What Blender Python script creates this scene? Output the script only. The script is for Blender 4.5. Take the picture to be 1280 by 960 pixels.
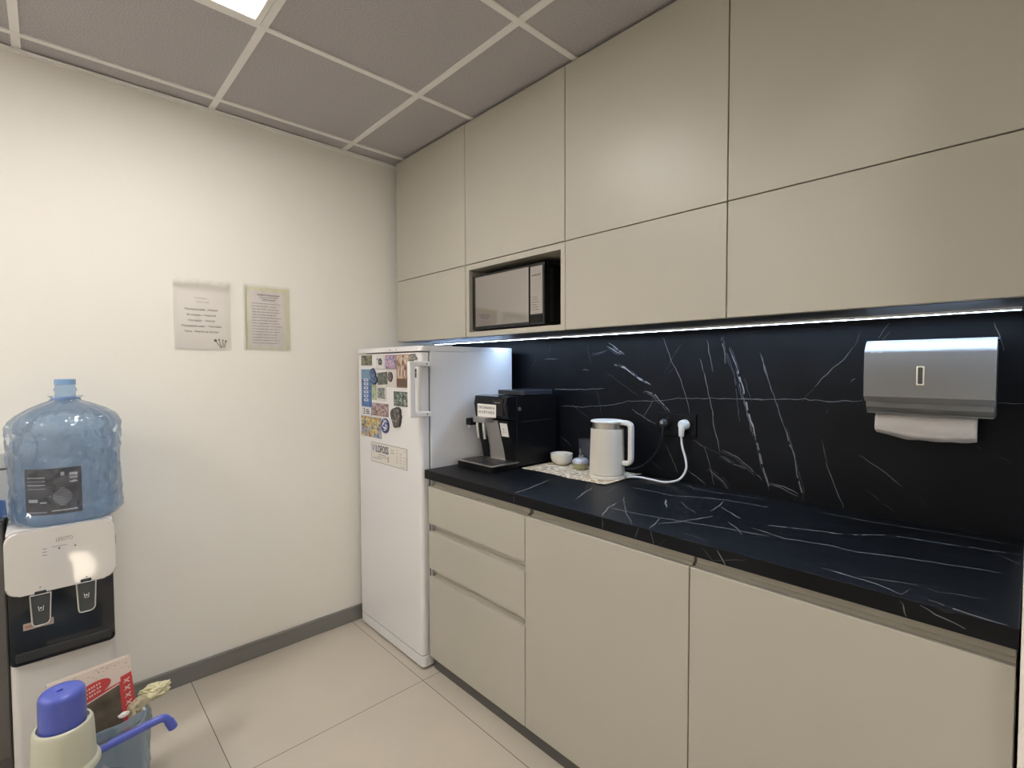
import bpy, bmesh, math, random
from mathutils import Vector, Matrix, noise
random.seed(7)
C = bpy.context.scene.collection
for o in list(bpy.data.objects): bpy.data.objects.remove(o)
PI = math.pi

# ---------------------------------------------------------------- camera
cam_d = bpy.data.cameras.new('camera'); cam = bpy.data.objects.new('camera', cam_d); C.objects.link(cam)
CAM = Vector((2.5012, -1.7989, 1.37)); YAW, PITCH, ROLL, F = 0.8139, -0.0354, -0.0035, 616.49
r0 = Vector((math.cos(YAW), math.sin(YAW), 0)); f0 = Vector((-math.sin(YAW), math.cos(YAW), 0)); z0 = Vector((0, 0, 1))
fw = f0*math.cos(PITCH) + z0*math.sin(PITCH); u1 = -f0*math.sin(PITCH) + z0*math.cos(PITCH)
rr = r0*math.cos(ROLL) + u1*math.sin(ROLL); uu = -r0*math.sin(ROLL) + u1*math.cos(ROLL)
M = Matrix.Identity(4)
for i in range(3):
    M[i][0], M[i][1], M[i][2], M[i][3] = rr[i], uu[i], -fw[i], CAM[i]
cam.matrix_world = M
cam_d.sensor_fit = 'HORIZONTAL'; cam_d.sensor_width = 36; cam_d.lens = 36*F/1280; cam_d.clip_start = 0.005
bpy.context.scene.camera = cam

# ---------------------------------------------------------------- light and exposure
vs = bpy.context.scene.view_settings
vs.view_transform = 'Standard'; vs.look = 'None'; vs.gamma = 1; vs.use_curve_mapping = False; vs.exposure = 0.0
W = bpy.data.worlds.new('world'); bpy.context.scene.world = W; W.use_nodes = True
W.node_tree.nodes['Background'].inputs[0].default_value = (1, .95, .9, 1); W.node_tree.nodes['Background'].inputs[1].default_value = 0.05
PANEL_E = 21.0; PANEL_C = (1, .97, .93)          # ceiling panel in the kitchen
FRONT_FILL_E = 33.0                                    # unseen panel added in the front half of the kitchen as fill light
HALL_FILL_E = 18.0                                     # unseen panel added in the hall behind the camera as fill light
LED_E = 100.0; LED_C = (.50, .70, 1.0)             # strip under the wall cabinets

# ---------------------------------------------------------------- materials
_m = {}
def mat(name, col, rough=.5, metal=0, spec=.5, bump=0, bscale=60, vary=0, vscale=3, coat=0, emit=None, es=0, trans=0, ior=1.45, stretch=None):
    if name in _m: return _m[name]
    m = bpy.data.materials.new(name); m.use_nodes = True; nt = m.node_tree; b = nt.nodes['Principled BSDF']
    b.inputs['Base Color'].default_value = (*col, 1); b.inputs['Roughness'].default_value = rough
    b.inputs['Metallic'].default_value = metal; b.inputs['Specular IOR Level'].default_value = spec
    b.inputs['Coat Weight'].default_value = coat; b.inputs['Coat Roughness'].default_value = .08
    b.inputs['Transmission Weight'].default_value = trans; b.inputs['IOR'].default_value = ior
    if emit: b.inputs['Emission Color'].default_value = (*emit, 1); b.inputs['Emission Strength'].default_value = es
    if bump or vary:
        tc = nt.nodes.new('ShaderNodeTexCoord'); src = tc.outputs['Object']
        if stretch:
            mp = nt.nodes.new('ShaderNodeMapping'); mp.inputs['Scale'].default_value = stretch
            nt.links.new(src, mp.inputs[0]); src = mp.outputs[0]
        if bump:
            n = nt.nodes.new('ShaderNodeTexNoise'); n.inputs['Scale'].default_value = bscale; n.inputs['Detail'].default_value = 4
            nt.links.new(src, n.inputs['Vector'])
            bp = nt.nodes.new('ShaderNodeBump'); bp.inputs['Strength'].default_value = bump; bp.inputs['Distance'].default_value = .004
            nt.links.new(n.outputs['Fac'], bp.inputs['Height']); nt.links.new(bp.outputs[0], b.inputs['Normal'])
        if vary:
            n2 = nt.nodes.new('ShaderNodeTexNoise'); n2.inputs['Scale'].default_value = vscale; n2.inputs['Detail'].default_value = 5
            nt.links.new(src, n2.inputs['Vector'])
            rp = nt.nodes.new('ShaderNodeValToRGB')
            rp.color_ramp.elements[0].position = .3; rp.color_ramp.elements[1].position = .7
            rp.color_ramp.elements[0].color = (*[max(0, c*(1-vary)) for c in col], 1); rp.color_ramp.elements[1].color = (*[min(1, c*(1+vary)) for c in col], 1)
            nt.links.new(n2.outputs['Fac'], rp.inputs[0]); nt.links.new(rp.outputs[0], b.inputs['Base Color'])
    _m[name] = m; return m

def film(name, tint, opac, rough=.12, gloss=.35, diff=(.5, .6, .75), bump=0, bscale=22):
    """thin plastic: tinted see-through film with a soft body colour and a glossy face"""
    if name in _m: return _m[name]
    m = bpy.data.materials.new(name); m.use_nodes = True; nt = m.node_tree; nt.nodes.clear()
    out = nt.nodes.new('ShaderNodeOutputMaterial'); tr = nt.nodes.new('ShaderNodeBsdfTransparent'); tr.inputs[0].default_value = (*tint, 1)
    df = nt.nodes.new('ShaderNodeBsdfDiffuse'); df.inputs[0].default_value = (*diff, 1)
    tl = nt.nodes.new('ShaderNodeBsdfTranslucent'); tl.inputs[0].default_value = (*diff, 1)
    gl = nt.nodes.new('ShaderNodeBsdfGlossy'); gl.inputs['Roughness'].default_value = rough; gl.inputs[0].default_value = (1, 1, 1, 1)
    if bump:
        tc = nt.nodes.new('ShaderNodeTexCoord'); n1 = nt.nodes.new('ShaderNodeTexNoise'); n1.noise_type = 'RIDGED_MULTIFRACTAL'; n1.inputs['Scale'].default_value = bscale; n1.inputs['Detail'].default_value = 3; n1.inputs['Distortion'].default_value = .6
        nt.links.new(tc.outputs['Object'], n1.inputs['Vector'])
        bp = nt.nodes.new('ShaderNodeBump'); bp.inputs['Strength'].default_value = bump; bp.inputs['Distance'].default_value = .018
        nt.links.new(n1.outputs['Fac'], bp.inputs['Height'])
        for q in (df, gl, tl): nt.links.new(bp.outputs[0], q.inputs['Normal'])
        crease = nt.nodes.new('ShaderNodeMapRange'); crease.inputs[1].default_value = .35; crease.inputs[2].default_value = 1.3; crease.inputs[3].default_value = opac*.6; crease.inputs[4].default_value = min(1, opac*.6+.5)
        nt.links.new(n1.outputs['Fac'], crease.inputs[0])
    m0 = nt.nodes.new('ShaderNodeMixShader'); m0.inputs[0].default_value = .4
    nt.links.new(df.outputs[0], m0.inputs[1]); nt.links.new(tl.outputs[0], m0.inputs[2])
    m1 = nt.nodes.new('ShaderNodeMixShader'); m1.inputs[0].default_value = opac
    if bump: nt.links.new(crease.outputs[0], m1.inputs[0])
    nt.links.new(tr.outputs[0], m1.inputs[1]); nt.links.new(m0.outputs[0], m1.inputs[2])
    lw = nt.nodes.new('ShaderNodeLayerWeight'); lw.inputs[0].default_value = .25
    mu = nt.nodes.new('ShaderNodeMath'); mu.operation = 'MULTIPLY_ADD'; mu.inputs[1].default_value = gloss; mu.inputs[2].default_value = .05 if bump else 0; nt.links.new(lw.outputs['Fresnel'], mu.inputs[0])
    m2 = nt.nodes.new('ShaderNodeMixShader'); nt.links.new(mu.outputs[0], m2.inputs[0])
    nt.links.new(m1.outputs[0], m2.inputs[1]); nt.links.new(gl.outputs[0], m2.inputs[2]); nt.links.new(m2.outputs[0], out.inputs[0])
    _m[name] = m; return m

def floor_mat():
    m = mat('floor tile', (.53, .475, .40), .38, vary=.05, vscale=2.5)
    nt = m.node_tree; b = nt.nodes['Principled BSDF']
    tc = nt.nodes.new('ShaderNodeTexCoord'); sp = nt.nodes.new('ShaderNodeSeparateXYZ'); nt.links.new(tc.outputs['Object'], sp.inputs[0])
    def line(axis, off, per):
        a = nt.nodes.new('ShaderNodeMath'); a.operation = 'SUBTRACT'; a.inputs[1].default_value = off; nt.links.new(sp.outputs[axis], a.inputs[0])
        p = nt.nodes.new('ShaderNodeMath'); p.operation = 'PINGPONG'; p.inputs[1].default_value = per/2; nt.links.new(a.outputs[0], p.inputs[0])
        l = nt.nodes.new('ShaderNodeMath'); l.operation = 'LESS_THAN'; l.inputs[1].default_value = .0014; nt.links.new(p.outputs[0], l.inputs[0]); return l
    l1 = line(0, .698, 1.2); l2 = line(1, -.637, .738)
    mx = nt.nodes.new('ShaderNodeMath'); mx.operation = 'MAXIMUM'; nt.links.new(l1.outputs[0], mx.inputs[0]); nt.links.new(l2.outputs[0], mx.inputs[1])
    old = b.inputs['Base Color'].links[0].from_socket
    mc = nt.nodes.new('ShaderNodeMix'); mc.data_type = 'RGBA'; nt.links.new(mx.outputs[0], mc.inputs[0]); nt.links.new(old, mc.inputs[6]); mc.inputs[7].default_value = (.10, .085, .07, 1)
    nt.links.new(mc.outputs[2], b.inputs['Base Color'])
    bp = nt.nodes.new('ShaderNodeBump'); bp.invert = True; bp.inputs['Strength'].default_value = .5; bp.inputs['Distance'].default_value = .002
    nt.links.new(mx.outputs[0], bp.inputs['Height']); nt.links.new(bp.outputs[0], b.inputs['Normal'])
    return m

def placemat_mat():
    m = mat('printed placemat', (.42, .32, .22), .6)
    nt = m.node_tree; b = nt.nodes['Principled BSDF']; tc = nt.nodes.new('ShaderNodeTexCoord')
    mp = nt.nodes.new('ShaderNodeMapping'); mp.inputs['Scale'].default_value = (26, 40, 10); mp.inputs['Rotation'].default_value = (0, 0, .6); nt.links.new(tc.outputs['Object'], mp.inputs[0])
    vo = nt.nodes.new('ShaderNodeTexVoronoi'); vo.feature = 'DISTANCE_TO_EDGE'; vo.inputs['Scale'].default_value = 1; nt.links.new(mp.outputs[0], vo.inputs['Vector'])
    rp = nt.nodes.new('ShaderNodeValToRGB'); rp.color_ramp.elements[0].position = .05; rp.color_ramp.elements[0].color = (.80, .75, .62, 1)
    rp.color_ramp.elements[1].position = .11; rp.color_ramp.elements[1].color = (0, 0, 0, 1); nt.links.new(vo.outputs['Distance'], rp.inputs[0])
    v2 = nt.nodes.new('ShaderNodeTexVoronoi'); v2.inputs['Scale'].default_value = 1; nt.links.new(mp.outputs[0], v2.inputs['Vector'])
    hs = nt.nodes.new('ShaderNodeMix'); hs.data_type = 'RGBA'; hs.inputs[6].default_value = (.56, .43, .27, 1); hs.inputs[7].default_value = (.36, .24, .13, 1)
    sp = nt.nodes.new('ShaderNodeSeparateColor'); nt.links.new(v2.outputs['Color'], sp.inputs[0]); nt.links.new(sp.outputs[0], hs.inputs[0])
    mc = nt.nodes.new('ShaderNodeMix'); mc.data_type = 'RGBA'; mc.blend_type = 'LIGHTEN'; mc.inputs[0].default_value = 1
    nt.links.new(hs.outputs[2], mc.inputs[6]); nt.links.new(rp.outputs[0], mc.inputs[7]); nt.links.new(mc.outputs[2], b.inputs['Base Color'])
    return m

WALL = lambda: mat('wall paint', (.82, .79, .73), .75, bump=.06, bscale=180)
GREIGE = lambda: mat('greige satin laminate', (.445, .418, .355), .36, vary=.02, vscale=2)
GREIGE_IN = lambda: mat('greige carcass board', (.40, .37, .30), .5)
MARBLE = lambda: mat('black marble', (.0045, .005, .0066), .42, spec=.22, vary=.45, vscale=5)
VEINS = lambda: [mat('marble vein faint', (.07, .075, .082), .4, spec=.22), mat('marble vein', (.165, .17, .175), .4, spec=.22), mat('marble vein bright', (.31, .315, .32), .4, spec=.22)]
WHITE_EN = lambda: mat('white enamel', (.73, .715, .715), .28, coat=.1)
BLACK_PL = lambda: mat('black plastic', (.006, .006, .007), .3, spec=.3)
BLACK_GL = lambda: mat('black gloss', (.008, .008, .010), .1)
STEEL = lambda: mat('brushed steel', (.62, .60, .57), .3, metal=1)
WHITE_PL = lambda: mat('white plastic', (.74, .71, .66), .35)
PAPER = lambda: mat('white paper', (.84, .80, .76), .7)
INK = lambda: mat('black ink', (.03, .03, .03), .6)

# ---------------------------------------------------------------- mesh helpers
def box(bm, x0, x1, y0, y1, z0, z1, bev=0, seg=2, mi=0, rot=None, sel=None):
    g = bmesh.ops.create_cube(bm, size=1)['verts']
    mt = Matrix.Translation(((x0+x1)/2, (y0+y1)/2, (z0+z1)/2)) @ Matrix.Diagonal((x1-x0, y1-y0, z1-z0, 1))
    bmesh.ops.transform(bm, matrix=mt, verts=g)
    fs = list({f for v in g for f in v.link_faces})
    for f in fs: f.material_index = mi
    if bev:
        es = list({e for v in g for e in v.link_edges})
        if sel: es = [e for e in es if sel((e.verts[0].co+e.verts[1].co)/2)]
        r = bmesh.ops.bevel(bm, geom=es, offset=bev, segments=seg, affect='EDGES', profile=.5)
        vs_ = {v for f in r['faces'] for v in f.verts} | {v for v in g if v.is_valid}
        for f in {f for v in vs_ for f in v.link_faces}: f.material_index = mi
        g = list({v for v in vs_ if v.is_valid} | {v for f in {f for v in vs_ for f in v.link_faces} for v in f.verts})
    if rot: bmesh.ops.transform(bm, matrix=rot, verts=g)
    return g

def lathe(bm, prof, c, seg=32, mi=0, axis=None, cap0=True, cap1=True, wob=None):
    """profile [(r, h)] turned about +Z (or axis) at c"""
    R = Vector((0, 0, 1)).rotation_difference(Vector(axis)).to_matrix() if axis else Matrix.Identity(3)
    c = Vector(c); rings = []
    for k, (r, h) in enumerate(prof):
        ring = []
        for i in range(seg):
            a = 2*PI*i/seg; p = Vector((r*math.cos(a), r*math.sin(a), h))
            if wob: p = wob(p, k, a)
            ring.append(bm.verts.new(R @ p + c))
        rings.append(ring)
    for a, b in zip(rings, rings[1:]):
        for i in range(seg):
            f = bm.faces.new((a[i], a[(i+1) % seg], b[(i+1) % seg], b[i])); f.material_index = mi; f.smooth = True
    if cap0: f = bm.faces.new(rings[0][::-1]); f.material_index = mi
    if cap1: f = bm.faces.new(rings[-1]); f.material_index = mi
    return rings

def smooth_path(pts, n=6):
    pts = [Vector(p) for p in pts]; P = [pts[0]*2-pts[1]] + pts + [pts[-1]*2-pts[-2]]; out = []
    for i in range(1, len(P)-2):
        for k in range(n):
            t = k/n; a, b, c, d = P[i-1:i+3]
            out.append(.5*((2*b)+(c-a)*t+(2*a-5*b+4*c-d)*t*t+(3*b-a-3*c+d)*t**3))
    return out + [pts[-1]]

def tube(bm, pts, r, seg=10, mi=0, n=6, smooth=True):
    p = smooth_path(pts, n) if smooth else [Vector(q) for q in pts]
    rings = []; prev = None
    for i, q in enumerate(p):
        d = (p[min(i+1, len(p)-1)]-p[max(i-1, 0)]).normalized()
        if prev is None: s = d.orthogonal().normalized()
        else: s = (prev - d*prev.dot(d)).normalized()
        prev = s; t = d.cross(s); rad = r(i/(len(p)-1)) if callable(r) else r
        rings.append([bm.verts.new(q+(s*math.cos(2*PI*k/seg)+t*math.sin(2*PI*k/seg))*rad) for k in range(seg)])
    for a, b in zip(rings, rings[1:]):
        for k in range(seg):
            f = bm.faces.new((a[k], a[(k+1) % seg], b[(k+1) % seg], b[k])); f.material_index = mi; f.smooth = True
    bm.faces.new(rings[0][::-1]).material_index = mi; bm.faces.new(rings[-1]).material_index = mi

def rrect(w, h, r, n=5):
    """outline of a rounded rectangle centred on 0, r may be 4 radii (bl, br, tr, tl)"""
    rs = r if isinstance(r, (list, tuple)) else [r]*4; out = []
    for (sx, sy, a0), q in zip(((-1, -1, PI), (1, -1, 1.5*PI), (1, 1, 0), (-1, 1, .5*PI)), rs):
        cx, cy = sx*(w/2-q), sy*(h/2-q)
        for k in range(n+1):
            a = a0+.5*PI*k/n; out.append((cx+q*math.cos(a), cy+q*math.sin(a)))
            if q == 0: break
    return out

def prism(bm, outline, O, U, V, N, d, mi=0, bev=0, seg=2):
    """outline in plane O + a U + b V, extruded d along N"""
    O, U, V, N = Vector(O), Vector(U), Vector(V), Vector(N)
    a = [bm.verts.new(O+U*p[0]+V*p[1]) for p in outline]; b = [bm.verts.new(v.co+N*d) for v in a]
    fs = [bm.faces.new(a[::-1]), bm.faces.new(b)]; n = len(a)
    for i in range(n): fs.append(bm.faces.new((a[i], a[(i+1) % n], b[(i+1) % n], b[i])))
    for f in fs: f.material_index = mi
    if bev:
        es = list(fs[1].edges); r = bmesh.ops.bevel(bm, geom=es, offset=bev, segments=seg, affect='EDGES', profile=.5)
        for f in r['faces']: f.material_index = mi

def quad(bm, p, mi=0):
    f = bm.faces.new([bm.verts.new(Vector(q)) for q in p]); f.material_index = mi; return f

def text(bm, s, O, U, V, w=None, h=.01, mi=0, bold=0, align='CENTER'):
    cu = bpy.data.curves.new('t', 'FONT'); cu.body = s; cu.size = 1; cu.align_x = 'LEFT'; cu.offset = bold; cu.resolution_u = 2
    ob = bpy.data.objects.new('t', cu); C.objects.link(ob); dg = bpy.context.evaluated_depsgraph_get(); me = ob.evaluated_get(dg).to_mesh()
    if len(me.vertices):
        xs = [v.co.x for v in me.vertices]; ys = [v.co.y for v in me.vertices]; x0, x1 = min(xs), max(xs); y0, y1 = min(ys), max(ys)
        sy = h/(y1-y0); sx = w/(x1-x0) if w else sy
        O, U, V = Vector(O), Vector(U), Vector(V); ox = {'CENTER': (x0+x1)/2, 'LEFT': x0}[align]
        vv = [bm.verts.new(O+U*((v.co.x-ox)*sx)+V*((v.co.y-y0)*sy)) for v in me.vertices]
        for p in me.polygons:
            try: bm.faces.new([vv[i] for i in p.vertices]).material_index = mi
            except ValueError: pass
    ob.evaluated_get(dg).to_mesh_clear(); bpy.data.objects.remove(ob); bpy.data.curves.remove(cu)

def root_of(p):
    while p.parent: p = p.parent
    return p

def obj(name, bm, mats, parent=None, ang=40, loc=None):
    """link a bmesh (built in world coordinates) as ONE mesh object"""
    if not isinstance(mats, (list, tuple)): mats = [mats]
    o0 = Vector(loc) if loc is not None else (Vector(root_of(parent).location) if parent else Vector((0, 0, 0)))
    bmesh.ops.recalc_face_normals(bm, faces=[f for f in bm.faces if all(len(e.link_faces) == 2 for e in f.edges)])
    for v in bm.verts: v.co -= o0
    me = bpy.data.meshes.new(name); bm.to_mesh(me); bm.free()
    for m in mats: me.materials.append(m)
    if ang: me.shade_smooth(); me.set_sharp_from_angle(angle=math.radians(ang))
    o = bpy.data.objects.new(name, me); C.objects.link(o)
    if ang and len(me.vertices) < 3000: w_ = o.modifiers.new('weighted', 'WEIGHTED_NORMAL'); w_.keep_sharp = True; w_.weight = 80
    if parent: o.parent = parent
    else: o.location = o0
    return o
def tag(o, label, cat, group=None):
    o['label'] = label; o['category'] = cat
    if group: o['group'] = group
    return o
def thing(name, label, cat, loc, group=None):
    o = bpy.data.objects.new(name, None); C.objects.link(o); o.location = loc; o.empty_display_size = .05
    return tag(o, label, cat, group)
def struct(name, bm, m, parent=None, ang=0):
    o = obj(name, bm, m, parent, ang); o['kind'] = 'structure'; return o
B = bmesh.new
X, Y, Z = Vector((1, 0, 0)), Vector((0, 1, 0)), Vector((0, 0, 1))

def threads(bm, pts, O, U, V, w):
    """fine broken fibres that run beside a ragged vein"""
    for k in range(3):
        off = Vector((random.uniform(-.009, .009), random.uniform(-.006, .006))); q = [Vector(p)+off+Vector((random.uniform(-.003, .003), random.uniform(-.003, .003))) for p in pts]
        ribbon(bm, q, .0017, O, U, V, 1+max(0, w-1), 1, .0003)
def ribbon(bm, pts, w, O, U, V, mi, broken=0, eps=.0004):
    """a ragged stone vein lying on the plane O + a U + b V"""
    N = U.cross(V); p = []
    for a, b in zip(pts, pts[1:]):
        a, b = Vector(a), Vector(b); n = max(2, int((b-a).length/.012))
        for k in range(n): p.append(a.lerp(b, k/n))
    p.append(Vector(pts[-1])); L = len(p); rnd = random.uniform(0, 50); run = []
    s = -1 if (U.cross(V)).dot(Vector(CAM)-Vector(O)) < 0 else 1
    for i, q in enumerate(p):
        d = (p[min(i+1, L-1)]-p[max(i-1, 0)]).normalized(); nn = Vector((-d.y, d.x))
        j = noise.noise((i*.45, rnd, 0))*.0045 if 0 < i < L-1 else 0
        ww = w*.5*(.55+.75*abs(noise.noise((i*.8, rnd, 5))))*(min(1, .35+min(i, L-1-i)*.3))
        if broken: ww *= .7+1.2*abs(noise.noise((i*.9, rnd, 9)))
        run.append((q+nn*(j+ww), q+nn*(j-ww), broken and noise.noise((i*.55, rnd, 13)) > .28))
    for a, b in zip(run, run[1:]):
        if a[2]: continue
        P = [O+U*t.x+V*t.y+N*(s*eps) for t in (a[0], a[1], b[1], b[0])]
        quad(bm, P, mi)
# ---------------------------------------------------------------- stone veins: (tone, width in mm, broken, points in metres on the slab)
VB=[(2,4,1,[(1.207,1.473),(1.285,1.422)]),
(2,4,1,[(1.199,1.455),(1.273,1.421)]),
(2,6,1,[(1.236,1.378),(1.285,1.366),(1.325,1.341),(1.364,1.316),(1.414,1.294)]),
(2,4,1,[(1.388,1.266),(1.435,1.255),(1.458,1.228),(1.503,1.186)]),
(1,3,0,[(1.469,1.487),(1.510,1.386),(1.536,1.338),(1.570,1.253),(1.585,1.183)]),
(0,2,1,[(1.560,1.475),(1.526,1.425),(1.479,1.346)]),
(0,2,0,[(1.523,1.370),(1.493,1.338)]),
(1,3,0,[(1.652,1.467),(1.664,1.407),(1.676,1.347)]),
(2,3,0,[(1.625,1.396),(1.637,1.354)]),
(1,3,0,[(1.637,1.354),(1.650,1.317),(1.674,1.204),(1.682,1.145),(1.706,1.050)]),
(1,4,1,[(1.708,1.476),(1.715,1.428),(1.721,1.377)]),
(0,3,1,[(1.709,1.465),(1.754,1.347),(1.766,1.239),(1.777,1.167)]),
(1,6,1,[(1.735,1.435),(1.768,1.355)]),
(2,7,1,[(1.768,1.355),(1.790,1.269),(1.804,1.212),(1.830,1.122)]),
(1,9,1,[(1.830,1.122),(1.854,1.026),(1.882,0.939)]),
(0,3,1,[(1.789,1.326),(1.818,1.242)]),
(1,3,0,[(1.842,1.414),(1.870,1.334)]),
(1,3,0,[(1.844,1.405),(1.884,1.282),(1.924,1.162)]),
(1,4,1,[(1.924,1.162),(1.954,1.069),(1.985,0.923)]),
(1,2.5,0,[(0.927,1.178),(1.056,1.180),(1.224,1.199),(1.316,1.221),(1.458,1.228),(1.536,1.242),(1.673,1.248),(1.871,1.253)]),
(1,3,0,[(1.773,1.250),(1.900,1.253),(1.987,1.258),(2.001,1.255),(2.068,1.257),(2.143,1.262)]),
(1,3,0,[(2.436,1.269),(2.487,1.271)]),
(1,3,0,[(0.882,1.259),(1.032,1.261),(1.181,1.271)]),
(0,2,0,[(1.142,1.262),(1.170,1.151)]),
(1,3,0,[(1.326,1.187),(1.384,1.157),(1.441,1.131)]),
(1,2.5,0,[(1.426,1.238),(1.412,1.205),(1.384,1.160)]),
(0,2,0,[(1.191,1.344),(1.275,1.293),(1.355,1.246)]),
(0,2,1,[(0.862,1.480),(0.842,1.412)]),
(0,2,1,[(0.773,1.428),(0.731,1.362)]),
(1,3,0,[(0.817,1.406),(0.908,1.406)]),
(2,3,0,[(1.058,1.353),(1.095,1.352)]),
(0,2,0,[(1.085,1.472),(1.096,1.426),(1.108,1.380)]),
(1,2,1,[(1.113,1.421),(1.158,1.429),(1.199,1.442)]),
(1,2,0,[(0.927,1.026),(0.971,1.007),(0.991,0.985)]),
(1,2,0,[(1.600,1.083),(1.644,1.061),(1.668,0.999),(1.685,0.922)]),
(0,2,1,[(1.612,1.073),(1.706,1.042)]),
(1,3,1,[(1.713,1.058),(1.765,1.042),(1.807,1.012),(1.855,0.970)]),
(1,3,1,[(1.706,1.035),(1.758,1.012),(1.800,1.002)]),
(1,3,1,[(1.661,0.979),(1.722,0.940),(1.737,0.917)]),
(1,3,0,[(1.581,0.960),(1.654,0.917)]),
(0,2,0,[(1.419,0.976),(1.469,0.945)]),
(1,2,0,[(1.484,1.051),(1.513,1.002),(1.539,0.945)]),
(0,2,0,[(0.996,1.186),(1.103,1.127)]),
(1,3,0,[(2.115,1.426),(2.091,1.389),(2.046,1.344),(2.014,1.302)]),
(0,2,1,[(2.014,1.302),(1.976,1.250)]),
(0,2,1,[(2.136,1.479),(2.115,1.422)]),
(1,2,0,[(2.205,1.495),(2.192,1.476),(2.179,1.450)]),
(1,2,0,[(2.206,1.468),(2.189,1.445)]),
(1,3,0,[(2.426,1.481),(2.435,1.444),(2.446,1.406)]),
(0,3,1,[(2.050,1.230),(2.041,1.207)]),
(0,3,1,[(2.037,1.134),(2.051,1.043)]),
(1,3,0,[(2.048,1.058),(2.072,0.993),(2.099,0.922)]),
(1,2.5,0,[(2.136,1.093),(2.194,1.057),(2.245,1.014)]),
(0,2,1,[(2.160,0.986),(2.230,0.935)]),
(0,2,0,[(2.399,1.152),(2.411,1.143)]),
(0,2,0,[(2.436,1.135),(2.465,1.118)]),
(1,3,0,[(2.124,1.330),(2.112,1.319)]),
(2,3,0,[(1.881,0.964),(1.926,0.960),(1.970,0.941)]),
(1,3,0,[(1.877,0.960),(1.927,0.948),(1.971,0.934)]),
(0,2,1,[(2.283,0.995),(2.300,0.964)]),
(0,2,0,[(1.719,1.425),(1.763,1.312),(1.781,1.253)])]
VT=[(1,3,0,[(1.225,-0.586),(1.215,-0.494),(1.172,-0.340)]),
(1,3,0,[(1.437,-0.497),(1.402,-0.412),(1.376,-0.329)]),
(0,2,0,[(1.451,-0.340),(1.420,-0.236)]),
(2,3,0,[(1.608,-0.579),(1.587,-0.537),(1.568,-0.490),(1.555,-0.424)]),
(1,3,0,[(1.568,-0.490),(1.637,-0.486),(1.706,-0.477),(1.799,-0.455),(1.906,-0.427),(2.022,-0.406)]),
(0,3,0,[(1.527,-0.345),(1.632,-0.490),(1.716,-0.583)]),
(1,3,0,[(1.770,-0.580),(1.760,-0.537),(1.743,-0.478)]),
(1,3,0,[(1.765,-0.527),(1.803,-0.451),(1.841,-0.338)]),
(1,3,0,[(1.469,-0.210),(1.541,-0.203),(1.638,-0.210),(1.691,-0.176),(1.791,-0.132),(1.923,-0.122)]),
(1,2,0,[(1.414,-0.025),(1.508,-0.021),(1.700,-0.063),(1.891,-0.029)]),
(2,5,0,[(1.647,-0.273),(1.697,-0.356)]),
(0,2,0,[(1.690,-0.255),(1.744,-0.308),(1.792,-0.348)]),
(1,3,0,[(1.793,-0.149),(1.809,-0.223),(1.813,-0.293)]),
(1,3,0,[(1.817,-0.225),(1.909,-0.303)]),
(0,3,1,[(1.894,-0.357),(1.935,-0.397),(1.977,-0.453)]),
(1,2,0,[(1.598,-0.015),(1.670,-0.093)]),
(0,2,0,[(1.853,-0.546),(1.930,-0.560)]),
(1,2,0,[(1.722,-0.144),(1.781,-0.142)]),
(0,2,0,[(1.093,-0.127),(1.249,-0.260)]),
(0,2,0,[(1.180,-0.162),(1.367,-0.291)]),
(0,2,0,[(1.381,-0.515),(1.421,-0.494)]),
(1,2.5,0,[(1.967,-0.368),(2.059,-0.396),(2.155,-0.367),(2.212,-0.371),(2.271,-0.347),(2.387,-0.306),(2.464,-0.289)]),
(1,2.5,0,[(2.051,-0.062),(2.194,-0.064),(2.311,-0.044),(2.396,-0.032),(2.489,-0.032)]),
(2,3,1,[(1.989,-0.311),(2.167,-0.239),(2.247,-0.165),(2.373,-0.139),(2.490,-0.114)]),
(1,3,1,[(2.182,-0.541),(2.282,-0.551),(2.330,-0.575)]),
(0,2.5,1,[(2.247,-0.535),(2.345,-0.498),(2.380,-0.506),(2.452,-0.480)]),
(1,3,1,[(2.370,-0.565),(2.432,-0.583),(2.480,-0.586)]),
(0,2,0,[(2.340,-0.527),(2.330,-0.575)]),
(0,2,1,[(2.441,-0.134),(2.491,-0.198)])]
VF=[(1,3,0,[(1.230,0.914),(1.231,0.878)]),
(1,3,0,[(1.616,0.915),(1.616,0.878)]),
(1,3,0,[(1.780,0.916),(1.790,0.879)]),
(1,3,0,[(1.742,0.914),(1.731,0.881)]),
(2,3,0,[(1.966,0.909),(1.988,0.875)]),
(0,3,0,[(1.928,0.905),(1.956,0.879)]),
(0,2,0,[(1.951,0.872),(2.039,0.906)]),
(0,2,0,[(1.827,0.901),(1.808,0.881)]),
(1,3,0,[(2.361,0.909),(2.396,0.898),(2.426,0.888)]),
(1,3,0,[(2.331,0.906),(2.337,0.895),(2.341,0.879)]),
(0,2,0,[(2.388,0.913),(2.411,0.915)])]


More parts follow.
